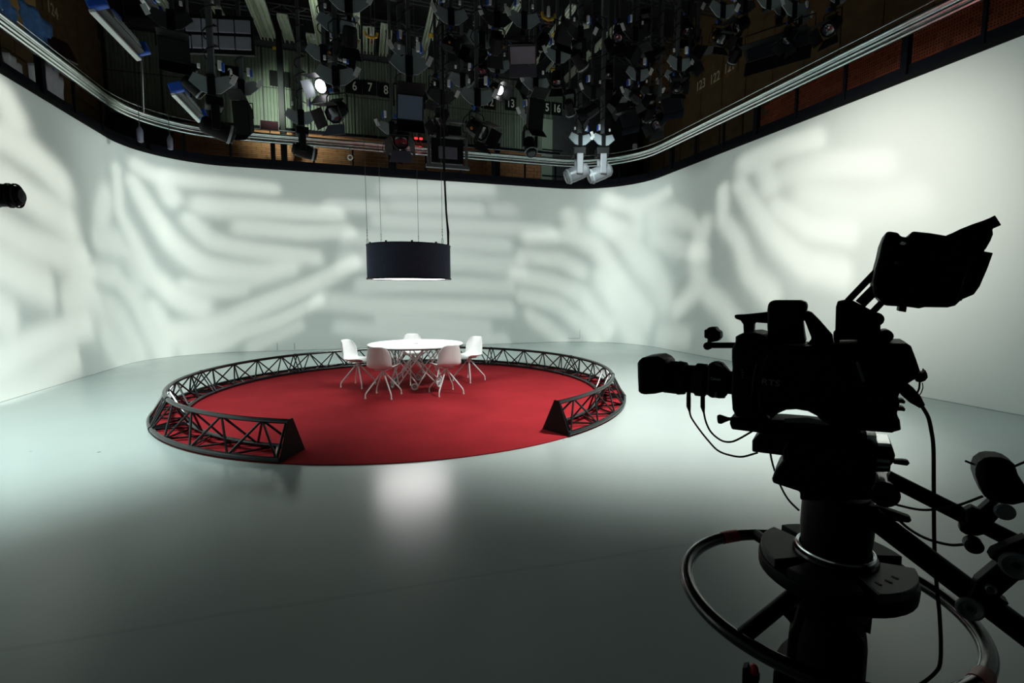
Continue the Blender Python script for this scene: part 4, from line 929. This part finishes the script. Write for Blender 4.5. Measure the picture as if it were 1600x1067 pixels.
hang('rp2', lambda: b_soft(R(40), M_BAND, .6, .40, M_BAND), 1052, 160, 8.6, R(120), 'dark soft light panel left of the number 123 sign', group=G3, hlabel='hoist with two white tags above the panel left of the number 123 sign', s=0.7)
hang('rp2', None, 986, 184, 9.6, R(120), 'dark soft light panel close right of the white moving heads', group=G3, hlabel='hoist with white tag close right of the white moving heads', side=-1, s=0.7)
hang('rl1', FR(42), 1030, 192, 9.2, R(110), 'round black lantern over the silver rail at the right corner', group=G1, hlabel='hoist above the round lantern at the right corner', plates=False, s=0.75)
hang('rl1', None, 1244, 66, 8.1, R(100), 'black lantern hanging right of the long dark soft light', group=G1, hlabel='hoist right of the long dark soft light', s=.72)
hang('rl1', None, 1300, 42, 6.5, R(95), 'black lantern hanging nearest the right silver rail', group=G1, hlabel='hoist nearest the right silver rail', s=.72)
hang('cells', b_cells, 342, 54, 8.8, R(-12), 'panel lamp of eight frosted cells in two rows at upper left', group='cell panel lights', drop=.30, hlabel='grey hoist standing in front of the eight cell panel lamp', plates=False, thick=.07)
for (c, sy, lb) in ((V((-3.12, 8.29, 5.2)), 1.15, 'strip light with blue ends at the upper left'), (V((-3.11, 11.0, 5.2)), 1.25, 'strip light with blue ends beside the left moving head')):
    o = proto('strip', b_strip); o.location = c; o.rotation_euler = (0, R(-20), 0); o.scale = (1.0, sy, 1); tag(o, lb, 'lamp', 'strip lights with blue ends')
    hoist(c+V((.05, .05, .12)), 9.3, 1, False, 0, .03, M_BLK, False, 'thin black hoist holding the %s' % lb)
c = V((-2.75, 8.35, 5.62)); o = copy_tree(KEEP['strip'][0]); o.location = c; o.scale = (.7, .42, .7); o.rotation_euler = (0, R(-20), 0); tag(o, 'small blue ended strip light right of the long one at upper left', 'lamp', 'strip lights with blue ends')
c = at(699, 186, 9.5); o = b_monitor(); o.location = c+V((0, 0, .0)); tag(o, 'monitor in a grey cage hanging behind the lamp cable', 'monitor')
hoist(c+V((0, .05, .0)), 9.3, 1, False, 0, .05, None, True, 'hoist holding the caged monitor')
c = at(215, 200, 9.5); tag(MB().tube([at(221, 82, 9.0), at(224, 176, 9.0)], .012, 8).build('pull_rod', M_POLE), 'thin rod hanging below the upper left strip light', 'rod')
# --- hoists with their grey plates that show higher up, each with its lantern
HS = [(525, 46, 7.6, 'hoist with two grey plates at the top, left of the yellow hook'), (638, 90, 8.0, 'hoist with two pale grey plates above the number 9 sign'), (752, 70, 7.8, 'hoist with pale grey plates between the sloping beams'),
      (704, 34, 7.8, 'hoist with grey plates high above the number 11 sign'), (722, 132, 9.0, 'hoist with grey plates just above the number 11 sign'), (870, 94, 8.8, 'hoist with grey plates above the number 16 sign'),
      (1058, 106, 8.0, 'hoist with two white tags left of the number 122 sign'), (1196, 10, 6.8, 'hoist with grey plates at the top edge above the long soft light'), (545, 14, 7.0, 'hoist with grey plates at the top edge near the glowing lantern'),
      (612, 206, 9.8, 'small hoist with grey plates close left of the bluish glowing lantern'), (1125, 24, 7.0, 'hoist with white tag at the top right'), (1236, 22, 6.8, 'hoist with white tag right of the long soft light top'), (994, 122, 8.6, 'hoist with white tag above the right corner lanterns')]
for i, (u, v, Y, lb) in enumerate(HS):
    p = at(u, v, Y); hoist(p, 9.3, 1 if u > 500 and i % 2 == 0 else -1, True, 0, .05, None, i % 2 == 0, lb)
    if i in (1, 4, 7): continue
    o = proto('hs%d' % (i % 3), FR((25, 45, 60)[i % 3])); o.location = p+V((0, 0, -.10)); o.rotation_euler = (0, 0, random.uniform(0, 6.28)); o.scale = (.6, .6, .6)
    tag(o, 'dark lantern below the ' + lb.replace(' at the top,', '').replace(' at the top edge', ''), 'lamp', G1)
# --- the dark mass of lanterns nothing in the picture tells apart
dark = [[(775, 38), (848, 40), (880, 28), (905, 60), (930, 25), (968, 30), (990, 60), (1010, 15), (1030, 62), (1075, 20), (1090, 60), (1150, 60), (1160, 15)],
        [(270, 40), (298, 100), (680, 116), (690, 158), (818, 112), (890, 140), (925, 150), (950, 95), (960, 140), (1015, 150), (1078, 84)]]
for row, rn in zip(dark, ('upper', 'lower')):
    for i, (u, v) in enumerate(sorted(row)):
        Y = 7.4+2.2*((i*37) % 10)/10+(v/160)*1.4; p = at(u, v, Y); j = i+(rn == 'lower')*2
        o = proto('dk%d' % (j % 4), (FR(30), FR(55), (lambda: b_soft(R(30), M_BLK, .5, .4, M_BLK)), (lambda: b_moving(R(40))))[j % 4])
        o.location = p; o.rotation_euler = (0, 0, (j*1.7) % 6.28); o.scale = (.7, .7, .7)
        tag(o, 'black unlit lantern in the dark rig, %s from the left in its %s row' % (ORD[i], rn), 'lamp', 'dark unlit lanterns of the upper rig')
        t = hoist(p+V((0, 0, .0)), 9.3, 1 if i % 2 else -1, i % 3 == 0, 0, .035 if i % 2 else .05, M_POLE if i % 2 else M_DBEAM, i % 3 == 0, 'hoist carrying the unlit lantern %s from the left in the %s dark row' % (ORD[i], rn), M_DBEAM)
        t['group'] = 'hoists of the dark lanterns'
# --- yellow hooks
for k, (u, v, Y, lb) in enumerate(((580, 55, 11.5, 'yellow hook with white spigot right of the top grey plates'), (857, 26, 9.0, 'yellow hook among the dark lanterns at upper right'))):
    p = at(u, v, Y); t = thing('crane_hook', lb, 'hook', p, 0, 'yellow hooks in the rig')
    MB().tube([(-.13, 0, .06), (-.11, 0, -.02), (0, 0, -.06), (.11, 0, -.02), (.13, 0, .06)], .028, 8).build('hook', M_YEL, t)
    MB().lathe([(.03, .0), (.035, .05), (.03, .16), (.02, .18)], 10).build('spigot', M_TAG, t)
    MB().tube([(0, 0, .16), (0, 0, 9.3-p.z)], .012, 6).build('chain', M_DBEAM, t)
    MB().tube([(.0, 0, -.06), (.02, 0, -.12), (.0, 0, -.17)], .012, 6).build('safety_ring', M_RED, t)
# --- small things on and round the gallery
def dangler(u, v0, v1, Y, lb):
    a = at(u, v0, Y); b = at(u, v1, Y); t = thing('hanging_weight', lb, 'weight', b)
    MB().tube([(0, 0, 0), (0, 0, a.z-b.z)], .008, 6).build('cord', M_POLE, t)
    MB().lathe([(.012, .02), (.055, -.06), (.06, -.12), (.055, -.30), (.03, -.32)], 12).build('weight', M_PURP, t)
dangler(218, 160, 198, 12.5, 'grey cord weight hanging below the silver rail, farther left one'); dangler(265, 178, 212, 13.6, 'grey cord weight hanging below the silver rail, nearer the moving head')
p = at(547, 246, 14.4); t = thing('hanging_ring', 'small white ring on a cord below the silver rail', 'ring', p)
MB().tube([(.06*math.cos(a), 0, .06*math.sin(a)) for a in (i*math.pi/10 for i in range(20))], .016, 8, True).build('ring', M_WHITE, t); MB().tube([(0, 0, .07), (0, 0, .30)], .005, 6).build('cord', M_POLE, t)
p = at(992, 229, 14.9); t = thing('wall_beacon', 'small white round lamp on the gallery at the right corner', 'lamp', p)
MB().lathe([(.0, -.09), (.07, -.08), (.09, 0), (.07, .08), (.0, .09)], 16, cap=False).build('globe', M_WHITE, t); MB().tube([(0, 0, -.08), (0, .1, -.30), (0, .2, -.6)], .02, 8).build('stem', M_DBEAM, t)
def dscreen(u, v, Y, rz, rx, lb, w_, h_):
    p = at(u, v, Y); t = thing('dark_screen', lb, 'screen', p, rz)
    q = rotx(rx); MB(q).box((0, .01, 0), (w_, .03, h_)).build('frame', M_POLE, t, smooth=False, bevel=.004); MB(q).box((0, -.01, 0), (w_-.03, .02, h_-.03)).build('glass', M_DRED, t, smooth=False)
    MB().tube([(0, .03, -h_/2), (0, .03, -h_/2-.25)], .015, 6).build('bracket', M_DBEAM, t)
dscreen(421, 196, 14.7, 0, -.15, 'dark red screen clamped to the gallery before the lit brick', .46, .26)
dscreen(95, 76, 11.6, R(62), -.5, 'dark red square screen clamped to the left gallery rail', .42, .46)
def sheet(name, u, v, Y, wd, ht, m, lb, cat, seed):
    rnd = random.Random(seed); p = at(u, v, Y); vs = []; fs = []; n = 10
    for i in range(n+1):
        for j in range(n+1):
            vs.append(((i/n-.5)*wd*(1-.35*(j/n)*rnd.random()), .03*math.sin(i*1.7+seed)+.02*rnd.random(), (.5-j/n)*ht-(abs(i/n-.4)*.25*ht)))
    for i in range(n):
        for j in range(n): fs.append((i*(n+1)+j, i*(n+1)+j+1, (i+1)*(n+1)+j+1, (i+1)*(n+1)+j))
    o = MB().add(vs, fs).build(name, m, ang=180); o.location = p; o.rotation_euler = (0, 0, math.pi/2)
    o.modifiers.new('thick', 'SOLIDIFY').thickness = .006; tag(o, lb, cat); return o
sheet('plastic_sheet', 62, 50, 11.2, 1.0, .75, M_CLOTHB, 'crumpled blue plastic sheet hung over the left gallery rail', 'sheet', 3)
sheet('plastic_sheet', 5, 12, 9.8, .7, .45, M_CLOTHB, 'crumpled blue plastic sheet at the top left corner', 'sheet', 5)
for k, (u, v, w_, h_, lb) in enumerate(((57, 118, .55, .34, 'white ragged sheet behind the left gallery rail, middle of three'), (84, 116, .55, .34, 'white ragged sheet behind the left gallery rail, nearest the corner'), (20, 96, .4, .2, 'white ragged sheet behind the left gallery rail, smallest'))):
    a = atx(u, v, XL-.30); top = a.z+h_/2
    o = sheet('paper_sheet', u, v, a.y, w_, top-4.90, M_CLOTHW, lb, 'sheet', 11+k); o.location = (XL-.30, a.y, (top+4.93)/2)
p = at(650, 216, 14.6)
for k in range(2):
    o = MB().box((p.x+.0+k*.14, p.y, p.z), (.09, .03, .06)).build('status_light', M_REDLED, smooth=False, bevel=.01)
    tag(o, 'red status light over the silver rail behind the middle lantern, %s one' % ('left', 'right')[k], 'light', 'red status lights on the gallery')
    MB().box((p.x+k*.14, p.y+.05, (p.z+5.6)/2), (.03, .03, p.z-5.6)).build('bracket', M_DBEAM, o, smooth=False)
p = at(705, 256, 14.7); tag(MB().box((p.x, p.y, p.z), (.34, .06, .26)).build('cable_sleeve', M_PINK, smooth=False, bevel=.03), 'iridescent violet sleeve on the gallery behind the lamp cable', 'sleeve')
# --- a lantern barrel entering the picture at the left edge
t = thing('lens_barrel_lantern', 'black ribbed lens barrel entering over the left wall', 'lamp', at(2, 305, 3.4))
q = M4.Rotation(math.pi/2, 4, 'Y') @ M4.Rotation(0, 4, 'Z')
MB().lathe([(.058, -.45), (.064, -.42), (.064, -.02), (.060, .02), (.056, .035), (.058, .05), (.052, .075), (.036, .092), (.0, .096)], 22, q, cap=False).build('barrel', M_BLK, t)
for x in (-.03, .03, .06): MB().lathe([(.060, x), (.066, x+.004), (.066, x+.012), (.060, x+.016)], 22, q, cap=False).build('rib', M_BLK, t)
MB().box((-.40, 0, .25), (.06, .06, .5)).build('yoke', M_BLK, t, smooth=False); MB().tube([(-.40, 0, .3), (-.40, 0, 7.0)], .02, 8).build('hanger_pole', M_DBEAM, t)
